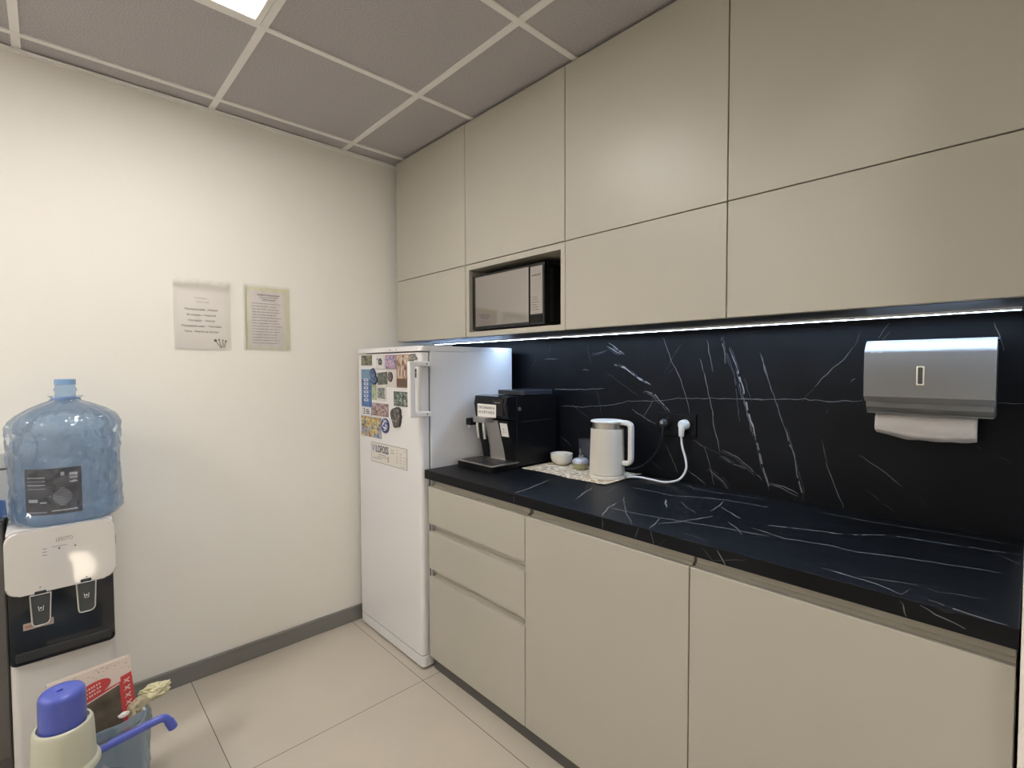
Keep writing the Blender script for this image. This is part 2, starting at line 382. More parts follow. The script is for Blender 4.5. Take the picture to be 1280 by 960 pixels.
# ---------------------------------------------------------------- the setting
H = 2.50; XR = 2.4968; YF = -3.9; YB = .03
bm = B(); box(bm, -.15, 4.4, -3.4, .9, -.1, 0); struct('floor', bm, floor_mat())
bm = B(); box(bm, -.15, 0, YF-.1, YB+.1, 0, H+.1); struct('wall_left', bm, WALL())
bm = B(); box(bm, 0, XR, YB, YB+.1, 0, H+.1); struct('wall_back', bm, WALL())
bm = B(); box(bm, XR, XR+.1, -.612, YB+.1, 0, H+.1); box(bm, XR, XR+.1, YF, -2.25, 0, H+.1); box(bm, XR, XR+.1, -2.25, -.612, 2.2, H+.1)
struct('wall_right', bm, WALL())
bm = B(); box(bm, 0, XR+.1, YF-.1, YF, 0, H+.1); struct('wall_front', bm, WALL())
bm = B(); box(bm, 4.2, 4.3, -3.3, .8, 0, H+.1); box(bm, XR+.1, 4.3, .7, .8, 0, H+.1); box(bm, XR+.1, 4.3, -3.3, -3.2, 0, H+.1); struct('wall_hall', bm, WALL())
# ceiling: mineral tiles on a white exposed grid (0.6 m modules)
TILE = mat('dark ceiling tile', (.45, .425, .43), .9, bump=.35, bscale=260, vary=.22, vscale=240)
GRID = mat('white ceiling grid', (.84, .82, .79), .5)
bm = B(); box(bm, 0, XR, YF, YB, H, H+.1); box(bm, XR+.1, 4.2, -3.2, .7, H, H+.1)
ceil = struct('ceiling', bm, TILE)
gx, gy = .1185, -1.8446; bm = B(); t = .012
for i in range(0, 5):
    x = gx+.6*i
    if x < XR: box(bm, x-t, x+t, YF, -.02, H-.006, H+.01)
for j in range(-3, 4):
    y = gy+.6*j
    if YF < y < YB: box(bm, 0, XR, y-t, y+t, H-.0055, H+.01)
struct('ceiling_grid', bm, GRID, ceil)
bm = B(); box(bm, 0, .004, YF, YB, H-.016, H-.0045); box(bm, 0, .018, YF, YB, H-.0075, H-.0045); struct('trim_1', bm, GRID)
# skirting on the left wall
bm = B(); box(bm, 0, .012, YF, -.1, 0, .074, .002); box(bm, 0, .014, YF, -.1, .066, .080, .003)
struct('baseboard_left', bm, mat('grey skirting', (.20, .195, .185), .45))

# ---------------------------------------------------------------- lamps
def panel_light(x0, x1, y0, y1, label, e, col, group):
    t = thing('ceiling_light', label, 'ceiling light', ((x0+x1)/2, (y0+y1)/2, H), group)
    bm = B(); z0, z1 = H-.010, H-.001
    for a in ((x0, x1, y0, y0+.02), (x0, x1, y1-.02, y1), (x0, x0+.02, y0+.02, y1-.02), (x1-.02, x1, y0+.02, y1-.02)): box(bm, *a, z0, z1, .0015, 1)
    obj('frame', bm, GRID, t)
    bm = B(); box(bm, x0+.02, x1-.02, y0+.02, y1-.02, H-.007, H-.002)
    obj('diffuser', bm, mat('lit diffuser '+label[:6], (.9, .9, .88), .5, emit=col, es=e), t)
panel_light(gx+.614, gx+1.186, gy+.014, gy+.586, 'square recessed ceiling panel lit in the grid above the room', PANEL_E, PANEL_C, None)
panel_light(gx+.614, gx+1.186, gy-1.786, gy-1.214, 'lit ceiling panel in the front half of the kitchen, behind the viewer', FRONT_FILL_E, PANEL_C, None)  # added fill, evens out the cabinet fronts and lower areas
panel_light(3.1, 3.7, -1.9, -1.3, 'hall ceiling panel lit behind the viewer', HALL_FILL_E, (1, .96, .9), None)  # added fill, lights the left wall through the doorway
t = thing('added_spot', 'unseen hall spot lamp added to make a bright pool on the hall floor', 'ceiling light', (2.78, -1.665, H))  # lamp added so the cooler front panel reflects a bright patch
bm = B(); lathe(bm, [(.045, 0), (.045, -.004), (.036, -.006), (.034, -.001), (.0, -.001)], (2.78, -1.665, H), 28, cap1=False); obj('trim_ring', bm, GRID, t, 40)
ld = bpy.data.lights.new('spot', 'SPOT'); ld.energy = 3200; ld.spot_size = math.radians(7.5); ld.spot_blend = .15; ld.shadow_soft_size = .01; ld.color = (1, .97, .92)
lo = bpy.data.objects.new('bulb', ld); C.objects.link(lo); lo.location = (0, 0, -.012); lo.scale = (2.4, .55, 1); lo.parent = t
t = thing('led_strip', 'thin cold white light strip under the wall cabinets', 'light strip', (1.27, -.125, 1.508))
bm = B(); box(bm, .07, 2.478, -.133, -.1302, 1.4995, 1.5065); box(bm, .07, 2.478, -.1198, -.117, 1.4995, 1.5065); box(bm, .07, 2.478, -.1302, -.1198, 1.5015, 1.5065); obj('profile', bm, mat('aluminium', (.7, .7, .72), .35, metal=1), t)
bm = B(); box(bm, .072, 2.476, -.1301, -.1199, 1.4996, 1.5014); obj('diffuser', bm, mat('lit strip', (.9, .9, .9), .5, emit=LED_C, es=LED_E), t)

# ---------------------------------------------------------------- wall cabinets
XS = [.058, .673, 1.278, 1.887, 2.4925]; YU = -.368; ZM = 1.8405; ZB = 1.508; ZT = 2.488
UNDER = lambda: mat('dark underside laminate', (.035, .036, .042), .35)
def wall_cab(i, z0, z1, label):
    x0, x1 = XS[i], XS[i+1]
    t = thing('wall_cabinet', label, 'kitchen cabinet', ((x0+x1)/2, -.18, z0))
    bm = B(); box(bm, x0, x1, YU+.020, .012, z0, z1); obj('body', bm, GREIGE_IN(), t, 0)
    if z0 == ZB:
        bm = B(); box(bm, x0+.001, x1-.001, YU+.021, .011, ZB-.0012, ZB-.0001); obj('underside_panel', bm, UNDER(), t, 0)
    bm = B(); g = .0016; box(bm, x0+g, x1-g, YU, YU+.018, z0+(0 if z0 == ZB else g), z1-g, .0012, 1); obj('door', bm, GREIGE(), t, 30)
wall_cab(0, ZM, ZT, 'tall greige wall cabinet reaching the ceiling, leftmost of the top row')
wall_cab(1, ZM, ZT, 'tall greige wall cabinet directly above the microwave niche')
wall_cab(2, ZM, ZT, 'tall greige top cabinet right of the one above the microwave')
wall_cab(3, ZM, ZT, 'widest looking greige top cabinet at the upper right corner of the room')
wall_cab(0, ZB, ZM, 'low greige wall cabinet above the fridge, left of the microwave')
wall_cab(2, ZB, ZM, 'low greige wall cabinet just right of the microwave niche, above the kettle')
wall_cab(3, ZB, ZM, 'low greige wall cabinet above the paper towel dispenser')
# open niche unit
t = thing('niche_cabinet', 'open greige niche unit that holds the black microwave', 'kitchen cabinet', (.975, -.18, ZB))
bm = B(); x0, x1 = XS[1], XS[2]; w = .022
box(bm, x0+.001, x0+w+.002, YU+.002, .012, ZB, ZM-.002); box(bm, x1-w, x1-.001, YU+.002, .012, ZB, ZM-.002)
box(bm, x0+w+.002, x1-w, YU+.002, .012, ZB, ZB+w); box(bm, x0+w+.002, x1-w, YU+.002, .012, ZM-.026, ZM-.002)
obj('body', bm, GREIGE(), t, 0)
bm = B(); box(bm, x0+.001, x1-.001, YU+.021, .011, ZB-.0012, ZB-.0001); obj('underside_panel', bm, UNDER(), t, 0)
bm = B(); box(bm, x0+w+.002, x1-w, -.004, .010, ZB+w, ZM-.026); obj('back_panel', bm, GREIGE_IN(), t, 0)

# ---------------------------------------------------------------- base cabinets
XB = [.658, 1.2685, 1.8865, 2.4928]; YD = -.575
def base_body(t, x0, x1):
    bm = B(); box(bm, x0, x1, -.54, .010, .075, .80); box(bm, x0, x1, -.50, .010, .80, .8745); obj('body', bm, GREIGE_IN(), t, 0)
    bm = B(); box(bm, x0, x1, -.548, -.530, .0, .075); obj('plinth', bm, mat('dark plinth', (.10, .097, .09), .5), t, 0)
def channel(t, x0, x1, z0, z1, name='grip_channel'):
    """hollow rounded grip profile behind the door edge"""
    bm = B(); o = [(-.552, z1), (-.505, z1), (-.505, z0-.03), (-.5560, z0-.03)]
    for k in range(7):
        a = PI*(1.5)-.5*PI*k/6*1.0
        o.append((-.5560+.013*(1-math.cos(.5*PI*k/6)), z0-.006+.014*math.sin(.5*PI*k/6)))
    o += [(-.543, z1-.006), (-.552, z1-.003)]
    prism(bm, o, (x0, 0, 0), Y, Z, X, x1-x0); obj(name, bm, mat('greige grip profile', (.50, .465, .39), .4), t, 35)
def front(t, name, x0, x1, z0, z1):
    bm = B(); box(bm, x0+.0015, x1-.0015, YD, YD+.018, z0, z1, .0014, 1); obj(name, bm, GREIGE(), t, 30)
t = thing('drawer_cabinet', 'greige base unit of three drawers beside the fridge', 'kitchen cabinet', (.963, -.3, 0))
base_body(t, XB[0], XB[1]); zs = [(.672, .8385), (.470, .6365), (.068, .4335)]
for z0, z1 in zs: front(t, 'drawer', XB[0], XB[1], z0, z1)
channel(t, XB[0]+.012, XB[1]-.004, .836, .8745); channel(t, XB[0]+.018, XB[1], .634, .674); channel(t, XB[0]+.018, XB[1], .431, .472)
for i, lb in ((1, 'greige base cabinet with one plain door, between the drawers and the right corner unit'), (2, 'greige base cabinet with one plain door in the lower right corner, under the towel dispenser')):
    t = thing('base_cabinet', lb, 'kitchen cabinet', ((XB[i]+XB[i+1])/2, -.3, 0))
    base_body(t, XB[i], XB[i+1]); front(t, 'door', XB[i], XB[i+1], .068, .8385); channel(t, XB[i]+(.012 if i == 1 else .006), XB[i+1]-.002, .836, .8745)

# ---------------------------------------------------------------- worktop and splashback in black veined stone
bm = B(); box(bm, .654, 2.4945, -.590, .0145, .8755, .914, .002, 2)
for w, mm, br, p in VT: ribbon(bm, p, mm*1.25/1000, Vector((0, 0, .914)), X, Y, min(3, 2+w), br)
for w, mm, br, p in VF: ribbon(bm, [(a, min(max(b, .8775), .912)) for a, b in p], mm/1000, Vector((0, -.590, 0)), X, Z, 1+w, br)
o = obj('worktop', bm, [MARBLE()]+VEINS(), None, 30); tag(o, 'long black marbled worktop on the base cabinets', 'worktop')
bm = B(); box(bm, .05, 2.4945, .015, .029, .90, 1.507)
for w, mm, br, p in VB: ribbon(bm, p, mm/1000, Vector((0, .015, 0)), X, Z, 1+w, br); br and w and threads(bm, p, Vector((0, .015, 0)), X, Z, w)
o = obj('splashback', bm, [MARBLE()]+VEINS(), None, 0); tag(o, 'black marbled splashback panel behind the worktop', 'splashback')

# ---------------------------------------------------------------- fridge
FX0, FX1, FD = .045, .645, -.602
t = thing('fridge', 'white single-door fridge covered in magnets in the corner', 'fridge', (.345, -.32, 0))
bm = B(); box(bm, FX0, FX1, -.549, -.045, .02, 1.441, .004, 2); obj('body', bm, WHITE_EN(), t, 30)
bm = B(); o = rrect(FX1-FX0-.004, .046, [.018, .020, .002, .002], 6)
prism(bm, o, ((FX0+FX1)/2, FD+.023, .068), X, Y, Z, 1.434-.068, 0, .004); door = obj('door', bm, WHITE_EN(), t, 35)
bm = B(); box(bm, FX0+.010, FX1-.008, -.557, -.548, .075, 1.43); obj('gasket', bm, mat('grey door seal', (.05, .05, .052), .6), t, 0)
bm = B(); o = rrect(FX1-FX0, .558, [.014, .022, .004, .004], 6); prism(bm, o, ((FX0+FX1)/2, -.602+.279, 1.441), X, Y, Z, .023, 0, .006, 3); lid = obj('top_lid', bm, WHITE_EN(), t, 35)
bm = B(); o = rrect(FX1-FX0-.002, .04, [.014, .020, .002, .002], 6); prism(bm, o, ((FX0+FX1)/2, FD+.022, .014), X, Y, Z, .048, 0, .003); box(bm, FX0, FX1, -.56, -.50, .014, .06)
obj('kickplate', bm, WHITE_EN(), t, 35)
for x in (.09, .60):
    for y in (-.53, -.09): bm = B(); lathe(bm, [(.018, 0), (.018, .014), (.012, .02)], (x, y, 0), 14); obj('foot', bm, BLACK_PL(), t, 40)
bm = B(); text(bm, 'ATLANT', (.385, -.6025, 1.447), X, Z, .022, .009, 0); box(bm, .44, .448, -.6027, -.6015, 1.450, 1.454); obj('badge', bm, mat('grey print', (.12, .12, .13), .5), lid, 0)
hm = mat('white handle plastic', (.76, .74, .73), .3)
bm = B(); box(bm, .6435, .667, -.668, -.640, 1.150, 1.394, .005, 3); box(bm, .6435, .666, -.642, -.560, 1.372, 1.394, .004, 3); box(bm, .6435, .666, -.642, -.560, 1.150, 1.172, .004, 3)
h = obj('handle', bm, hm, door, 35)
for z in (1.383, 1.161):
    bm = B(); lathe(bm, [(.0035, 0), (.0035, .0012), (.002, .0016)], (.666, -.580, z), 12, 0, X); obj('screw_cap', bm, mat('dark cap', (.10, .10, .10), .5), h, 40)

# ---------------------------------------------------------------- fridge magnets (each one lies on the door)
def art(bm, x0, x1, z0, z1, nx, nz, nm, y, seed, first=1, keep=None, rule=None):
    rg = random.Random(seed)
    for i in range(nx):
        for k in range(nz):
            a, b = x0+(x1-x0)*i/nx, x0+(x1-x0)*(i+1)/nx; c, d = z0+(z1-z0)*k/nz, z0+(z1-z0)*(k+1)/nz
            if keep and not keep((a+b)/2, (c+d)/2): continue
            mi = rule((i+.5)/nx, (k+.5)/nz, rg) if rule else None
            if mi is None: v = noise.noise((i*.55+seed*3.1, k*.45, seed*1.7))*.5+.5+rg.uniform(-.22, .22); mi = first+min(nm-1, max(0, int(v*nm)))
            quad(bm, [(a, y, c), (b, y, c), (b, y, d), (a, y, d)], mi)
def pmat(c, r=.35): return mat('print %02x%02x%02x' % tuple(int(255*q) for q in c), tuple(q**2.2 for q in c), r)
def magnet(label, x0, x1, z0, z1, base, pal, nx, nz, seed, border=.004, th=.003, y=FD, rule=None, post=None, tilt=0):
    cx, cz = (x0+x1)/2, (z0+z1)/2
    bm = B(); box(bm, x0, x1, y-th, y-.0002, z0, z1, .0008, 1)
    art(bm, x0+border, x1-border, z0+border, z1-border, nx, nz, len(pal), y-th-.0002, seed, rule=rule)
    if post: post(bm, y-th-.0004)
    if tilt: bmesh.ops.transform(bm, matrix=Matrix.Translation((cx, y, cz)) @ Matrix.Rotation(tilt, 4, 'Y') @ Matrix.Translation((-cx, -y, -cz)), verts=bm.verts)
    o = obj('fridge_magnet', bm, [pmat(base)]+[pmat(c) for c in pal], None, 0, (cx, y-.001, cz)); tag(o, label, 'magnet', 'magnets on the fridge door')
def blob_magnet(label, cx, cz, rx, rz, base, pal, seed, lumps=.25, th=.007, inner=None):
    bm = B(); n = 40; o = []
    for i in range(n):
        a = 2*PI*i/n; k = 1+lumps*noise.noise((math.cos(a)*1.6+seed, math.sin(a)*1.6, seed*.7))*1.6
        o.append((rx*math.cos(a)*k, rz*math.sin(a)*k))
    prism(bm, o, (cx, FD-.0002, cz), X, Z, -Y, th, 0, .0015)
    def ins(x, z):
        a = math.atan2((z-cz)/rz, (x-cx)/rx); k = 1+lumps*noise.noise((math.cos(a)*1.6+seed, math.sin(a)*1.6, seed*.7))*1.6
        return math.hypot((x-cx)/rx, (z-cz)/rz) < k*.86
    art(bm, cx-rx*1.3, cx+rx*1.3, cz-rz*1.3, cz+rz*1.3, 16, 16, len(pal), FD-th-.0004, seed, keep=ins)
    if inner: inner(bm, FD-th-.0007)
    o = obj('fridge_magnet', bm, [pmat(base)]+[pmat(c) for c in pal], None, 30, (cx, FD-.001, cz)); tag(o, label, 'magnet', 'magnets on the fridge door')
magnet('small square olive-framed photo magnet at the top left of the fridge door', .095, .206, 1.379, 1.429, (.33, .31, .2), [(.2, .2, .22), (.35, .37, .4), (.6, .58, .35), (.45, .42, .3)], 10, 7, 1)
def teapot(bm, y):
    for q in ((.275, .315, 1.388, 1.404), (.282, .308, 1.404, 1.412), (.262, .275, 1.405, 1.411), (.280, .312, 1.380, 1.388)): quad(bm, [(q[0], y, q[2]), (q[1], y, q[2]), (q[1], y, q[3]), (q[0], y, q[3])], 2)
    quad(bm, [(.285, y-.0002, 1.392), (.305, y-.0002, 1.392), (.305, y-.0002, 1.399), (.285, y-.0002, 1.399)], 3)
magnet('white magnet with a small dark round drawing, second in the top row', .252, .332, 1.360, 1.428, (.82, .80, .79), [(.82, .80, .79), (.25, .25, .28), (.5, .52, .55)], 2, 2, 2, post=teapot, rule=lambda u, v, r: 1)
magnet('purple and pink photo magnet in the middle of the top row', .343, .444, 1.361, 1.427, (.55, .45, .55), [(.3, .27, .38), (.5, .45, .58), (.72, .64, .72), (.78, .58, .62)], 12, 8, 3)
magnet('tall brown magnet with a pale arcaded building, left of the door handle', .448, .557, 1.273, 1.427, (.6, .5, .43), [(.36, .27, .22), (.55, .44, .38), (.72, .63, .55), (.8, .74, .7)], 11, 15, 4,
       rule=lambda u, v, r: 1 if v < .27 else (4 if .3 < v < .55 and int(u*11) % 3 == 1 else (2 if .3 < v < .55 else None)))
blob_magnet('small grey leaf-shaped magnet above the door handle', .590, 1.411, .030, .014, (.4, .4, .38), [(.25, .25, .24), (.5, .5, .47), (.65, .65, .6)], 5.3, .5, .004)
def tallblue(bm, y):
    for k in range(6):
        z = 1.195+k*.0205; quad(bm, [(.122, y, z), (.168, y, z), (.168, y, z+.013), (.122, y, z+.013)], 4); quad(bm, [(.132, y-.0002, z+.004), (.160, y-.0002, z+.004), (.160, y-.0002, z+.009), (.132, y-.0002, z+.009)], 3)
    quad(bm, [(.094, y, 1.122), (.199, y, 1.122), (.199, y, 1.166), (.094, y, 1.166)], 4)
    text(bm, '3', (.120, y-.0002, 1.128), X, Z, .022, .031, 5)
    for z, w in ((1.152, .03), (1.143, .036), (1.134, .042)): quad(bm, [(.142, y-.0002, z-.003), (.142+w, y-.0002, z-.003), (.142+w, y-.0002, z+.002), (.142, y-.0002, z+.002)], 5)
magnet('tall blue magnet with white blocks and a big 3 on its foot', .093, .200, 1.122, 1.358, (.35, .47, .62), [(.42, .55, .66), (.30, .45, .65), (.2, .32, .58), (.82, .82, .83), (.2, .2, .22)], 6, 14, 6, post=tallblue, rule=lambda u, v, r: 1 if v > .8 else (2 if r.random() > .3 else 3))
blob_magnet('dragon-like blue and grey relief magnet overlapping the tall blue one', .226, 1.318, .034, .038, (.2, .26, .36), [(.14, .17, .24), (.25, .36, .52), (.4, .48, .6), (.2, .21, .24)], 7.1, .45, .008)
magnet('dark grey-green square magnet in the upper middle of the door', .264, .362, 1.284, 1.344, (.3, .33, .3), [(.25, .28, .26), (.36, .39, .36), (.45, .47, .43)], 12, 10, 8, .001, tilt=-.06)
magnet('pale card magnet under the purple photo, mostly blank', .346, .441, 1.273, 1.357, (.78, .75, .73), [(.78, .75, .73), (.7, .66, .64)], 3, 3, 9, rule=lambda u, v, r: 1, th=.0018)
blob_magnet('small dark oval portrait magnet stuck on the pale card', .392, 1.323, .022, .024, (.3, .27, .27), [(.2, .18, .2), (.4, .36, .36), (.6, .52, .5)], 10.2, .05, .006)
magnet('small narrow green and grey magnet beside the tall blue one', .203, .248, 1.206, 1.280, (.6, .64, .55), [(.4, .45, .42), (.55, .6, .45), (.7, .74, .55), (.62, .66, .68)], 5, 9, 11)
magnet('white-bordered picture magnet below the dark square one', .253, .349, 1.204, 1.280, (.80, .78, .76), [(.2, .22, .24), (.4, .43, .47), (.6, .62, .62), (.42, .43, .3)], 8, 8, 12, .012)
magnet('wide three-panel collage magnet in brown and mauve', .206, .366, 1.127, 1.190, (.5, .45, .42), [(.3, .25, .25), (.55, .45, .5), (.7, .6, .62), (.45, .38, .26), (.6, .55, .4)], 15, 7, 13, .002)
magnet('dark green-grey landscape magnet below the arcaded building', .420, .557, 1.187, 1.255, (.3, .33, .32), [(.17, .19, .19), (.3, .34, .33), (.45, .5, .46), (.66, .68, .64)], 16, 9, 14)
blob_magnet('dark lumpy rock-shaped relief magnet, lowest on the right', .447, 1.135, .050, .044, (.26, .24, .23), [(.17, .16, .16), (.3, .28, .27), (.42, .4, .38), (.62, .6, .58)], 15.6, .28, .010)
magnet('colourful yellow and blue figure magnet, lowest at the left edge', .086, .296, 1.014, 1.118, (.7, .65, .6), [(.36, .34, .42), (.55, .6, .72), (.66, .56, .32), (.78, .72, .50), (.6, .38, .28)], 18, 10, 15, .002)
def glyphs(bm, y):
    for q in ((.318, 1.090, .012, .010), (.330, 1.100, .016, .006), (.322, 1.072, .030, .007), (.345, 1.084, .014, .006), (.328, 1.060, .016, .005)): quad(bm, [(q[0], y, q[1]), (q[0]+q[2], y, q[1]), (q[0]+q[2], y, q[1]+q[3]), (q[0], y, q[1]+q[3])], 3)
blob_magnet('round navy blue magnet with white marks', .3365, 1.084, .036, .036, (.14, .2, .42), [(.14, .2, .42), (.2, .27, .5), (.85, .86, .88)], 17.0, 0.0, .006, inner=glyphs)
magnet('small dark magnet in the gap behind the fridge handle', .598, .617, 1.322, 1.362, (.2, .2, .2), [(.12, .12, .12), (.3, .3, .3), (.6, .58, .56)], 3, 6, 18, .001)
# white sticker with blue lettering
bm = B(); bx0, bx1, bz0, bz1 = .190, .532, .893, .992; box(bm, bx0, bx1, FD-.0014, FD-.0002, bz0, bz1)
y = FD-.0016
for q in ((bx0, bx1, bz0, bz0+.002), (bx0, bx1, bz1-.002, bz1), (bx0, bx0+.002, bz0, bz1), (bx1-.003, bx1, bz0, bz1)): quad(bm, [(q[0], y, q[2]), (q[1], y, q[2]), (q[1], y, q[3]), (q[0], y, q[3])], 3)
text(bm, 'V', (.2105, y, .944), X, Z, .027, .037, 1, .006); text(bm, 'I', (.2305, y, .944), X, Z, .005, .037, 4, .006); [text(bm, 'LOFOSS', (.301+dx, y-abs(dx)*.02, .944), X, Z, .122, .037, 1, .006) for dx in (-.0014, 0, .0014)]
for z, a, b in ((.932, .262, .338), (.922, .252, .350), (.912, .205, .30)): quad(bm, [(a, y, z), (b, y, z), (b, y, z+.003), (a, y, z+.003)], 2)
for z in (.908, .918, .928): quad(bm, [(.352, y, z), (.366, y, z), (.366, y, z+.006), (.352, y, z+.006)], 2)
for z in (.972, .957, .942, .927, .914):
    for a, w in ((.432, .020), (.462, .026), (.494, .028)):
        if random.random() > .15: text(bm, random.choice(['7 8', '12', '4 5', '21', '30', '18']), (a+w/2, y, z), X, Z, w*.7, .008, 2)
for z in (.968, .955): quad(bm, [(.384, y, z), (.414, y, z), (.414, y, z+.003), (.384, y, z+.003)], 2)
text(bm, 'www', (.49, y, .900), X, Z, .05, .005, 2)
o = obj('sticker', bm, [pmat((.84, .82, .79)), pmat((.12, .22, .36)), pmat((.5, .49, .47)), pmat((.36, .33, .31)), pmat((.5, .42, .75))], None, 0, (.36, FD-.001, .94)); tag(o, 'white rectangular sticker reading VILOFOSS on the fridge door', 'sticker')

# ---------------------------------------------------------------- microwave in the niche
t = thing('microwave', 'black microwave with mirrored door in the open niche', 'microwave', (.93, -.17, ZB+.022))
bm = B(); box(bm, .703, 1.158, -.333, -.030, 1.5375, 1.788, .003, 2); obj('body', bm, BLACK_PL(), t, 30)
bm = B(); box(bm, .704, 1.074, -.352, -.3335, 1.5385, 1.787, .003, 2); d = obj('door', bm, BLACK_GL(), t, 30)
mir = mat('mirrored glass', (.38, .36, .355), .05, metal=1)
bm = B(); box(bm, .728, 1.0715, -.3535, -.3518, 1.553, 1.7775, .0006, 1); obj('door_glass', bm, mir, d, 0)
bm = B(); box(bm, 1.0765, 1.157, -.352, -.3335, 1.5385, 1.787, .003, 2); c = obj('control_panel', bm, BLACK_GL(), t, 30)
bm = B(); box(bm, 1.0815, 1.1495, -.3535, -.3518, 1.582, 1.7745, .0006, 1); text(bm, 'HORIZONT', (1.1155, -.3537, 1.735), X, Z, .05, .0065, 1)
for k in range(6): quad(bm, [(1.09, -.3537, 1.650-k*.010), (1.118+.006*(k % 3), -.3537, 1.650-k*.010), (1.118+.006*(k % 3), -.3537, 1.6512-k*.010), (1.09, -.3537, 1.6512-k*.010)], 1)
obj('touch_panel', bm, [mir, mat('dark print', (.08, .075, .07), .4)], c, 0)
bm = B(); box(bm, 1.0825, 1.150, -.3532, -.3518, 1.5465, 1.577, .001, 1); obj('door_button', bm, BLACK_PL(), c, 0)
bm = B()
for k in range(22): box(bm, 1.1578, 1.1592, -.318, -.300, 1.555+k*.0098, 1.5595+k*.0098)
obj('side_vent', bm, mat('vent grey', (.05, .05, .05), .5), t, 0)
for x in (.74, 1.12):
    for yy in (-.30, -.07): bm = B(); lathe(bm, [(.012, 0), (.012, .0078)], (x, yy, ZB+.022), 12); obj('foot', bm, BLACK_PL(), t, 40)

# ---------------------------------------------------------------- coffee machine
t = thing('coffee_machine', 'black espresso machine with steel front beside the fridge', 'coffee machine', (.81, -.2, .914))
bm = B(); prism(bm, [(-.285, .9145), (-.018, .9145), (-.018, 1.236), (-.285, 1.236)], (.702, 0, 0), Y, Z, X, .223, 0); 
bmesh.ops.bevel(bm, geom=[e for e in bm.edges if (e.verts[0].co-e.verts[1].co).length > .1 and e.verts[0].co.y < -.2], offset=.010, segments=3, affect='EDGES', profile=.5)
obj('body', bm, BLACK_PL(), t, 35)
bm = B(); prism(bm, [(-.284, 1.128), (-.338, 1.138), (-.347, 1.20), (-.340, 1.236), (-.284, 1.239)], (.702, 0, 0), Y, Z, X, .223, 0)
bmesh.ops.bevel(bm, geom=[e for e in bm.edges if e.calc_length() < .08 and abs(e.verts[0].co.x-e.verts[1].co.x) < .001], offset=.006, segments=2, affect='EDGES', profile=.5)
head = obj('brew_head', bm, BLACK_GL(), t, 35)
bm = B(); box(bm, .840, .905, -.3495, -.3400, 1.150, 1.226, .003, 2); obj('display', bm, mat('smoked display', (.02, .017, .016), .08), head, 30)
bm = B(); text(bm, 'espresso', (.872, -.3500, 1.206), X, Z, .036, .006, 0); obj('brand_plate', bm, mat('silver print', (.6, .6, .62), .35, metal=.6), head, 0)
bm = B(); lathe(bm, [(.009, 0), (.009, .005), (.006, .007)], (.925, -.266, 1.180), 20, 0, X); obj('side_knob', bm, mat('grey knob', (.07, .07, .07), .4), t, 40)
bm = B(); prism(bm, [(-.285, .944), (-.292, 1.00), (-.305, 1.05), (-.330, 1.128), (-.284, 1.128), (-.280, .944)], (.748, 0, 0), Y, Z, X, .108, 0); obj('steel_front', bm, mat('satin steel', (.66, .63, .60), .38, metal=.85), t, 35)
bm = B(); prism(bm, [(-.2855, .930), (-.300, 1.00), (-.318, 1.06), (-.336, 1.13), (-.284, 1.13), (-.280, .930)], (.702, 0, 0), Y, Z, X, .045, 0); obj('front_column', bm, BLACK_PL(), t, 35); bm = B(); prism(bm, [(-.2855, .930), (-.300, 1.00), (-.318, 1.06), (-.336, 1.13), (-.284, 1.13), (-.280, .930)], (.857, 0, 0), Y, Z, X, .066, 0)
obj('front_column', bm, BLACK_PL(), t, 35)
bm = B(); o = rrect(.250, .155, [.012, .012, .004, .004], 4); prism(bm, o, (.806, -.3535, .9145), X, Y, Z, .0265, 0, .002); tr = obj('drip_tray', bm, BLACK_PL(), t, 35)
bm = B(); o = rrect(.256, .160, [.012, .012, .004, .004], 4); prism(bm, o, (.806, -.3545, .9412), X, Y, Z, .0035, 0, .001); obj('tray_rim', bm, STEEL(), tr, 35)
bm = B()
for k in range(9): box(bm, .700+k*.0245, .716+k*.0245, -.420, -.305, .9448, .9462, .0004, 1)
obj('grate', bm, mat('dark steel grate', (.10, .10, .10), .3, metal=.8), tr, 0)
bm = B(); box(bm, .745, .830, -.388, -.335, 1.118, 1.142, .004, 2); sp = obj('spout_block', bm, mat('grey spout', (.34, .33, .32), .35, metal=.5), t, 35)
for x in (.762, .806):
    bm = B(); tube(bm, [(x, -.375, 1.12), (x+.003, -.376, 1.09), (x+.006, -.372, 1.045)], .0065, 10); obj('spout', bm, mat('bright steel', (.8, .79, .77), .2, metal=1), sp, 40)
bm = B(); box(bm, .690, .728, -.385, -.34, 1.100, 1.132, .004, 2); lv = obj('steam_block', bm, BLACK_PL(), t, 35)
bm = B(); tube(bm, [(.703, -.372, 1.10), (.700, -.374, 1.085)], .005, 10); obj('steam_tip', bm, WHITE_PL(), lv, 40)
bm = B(); o = rrect(.175, .205, .012, 4); prism(bm, o, (.838, -.140, 1.2405), X, Y, Z, .020, 0, .004); obj('bean_hopper_lid', bm, mat('dark smoked lid', (.03, .032, .04), .18), t, 35)
bm = B(); box(bm, .925, .9262, -.255, -.055, 1.118, 1.123); obj('side_seam', bm, mat('seam grey', (.018, .018, .018), .4), t, 0)
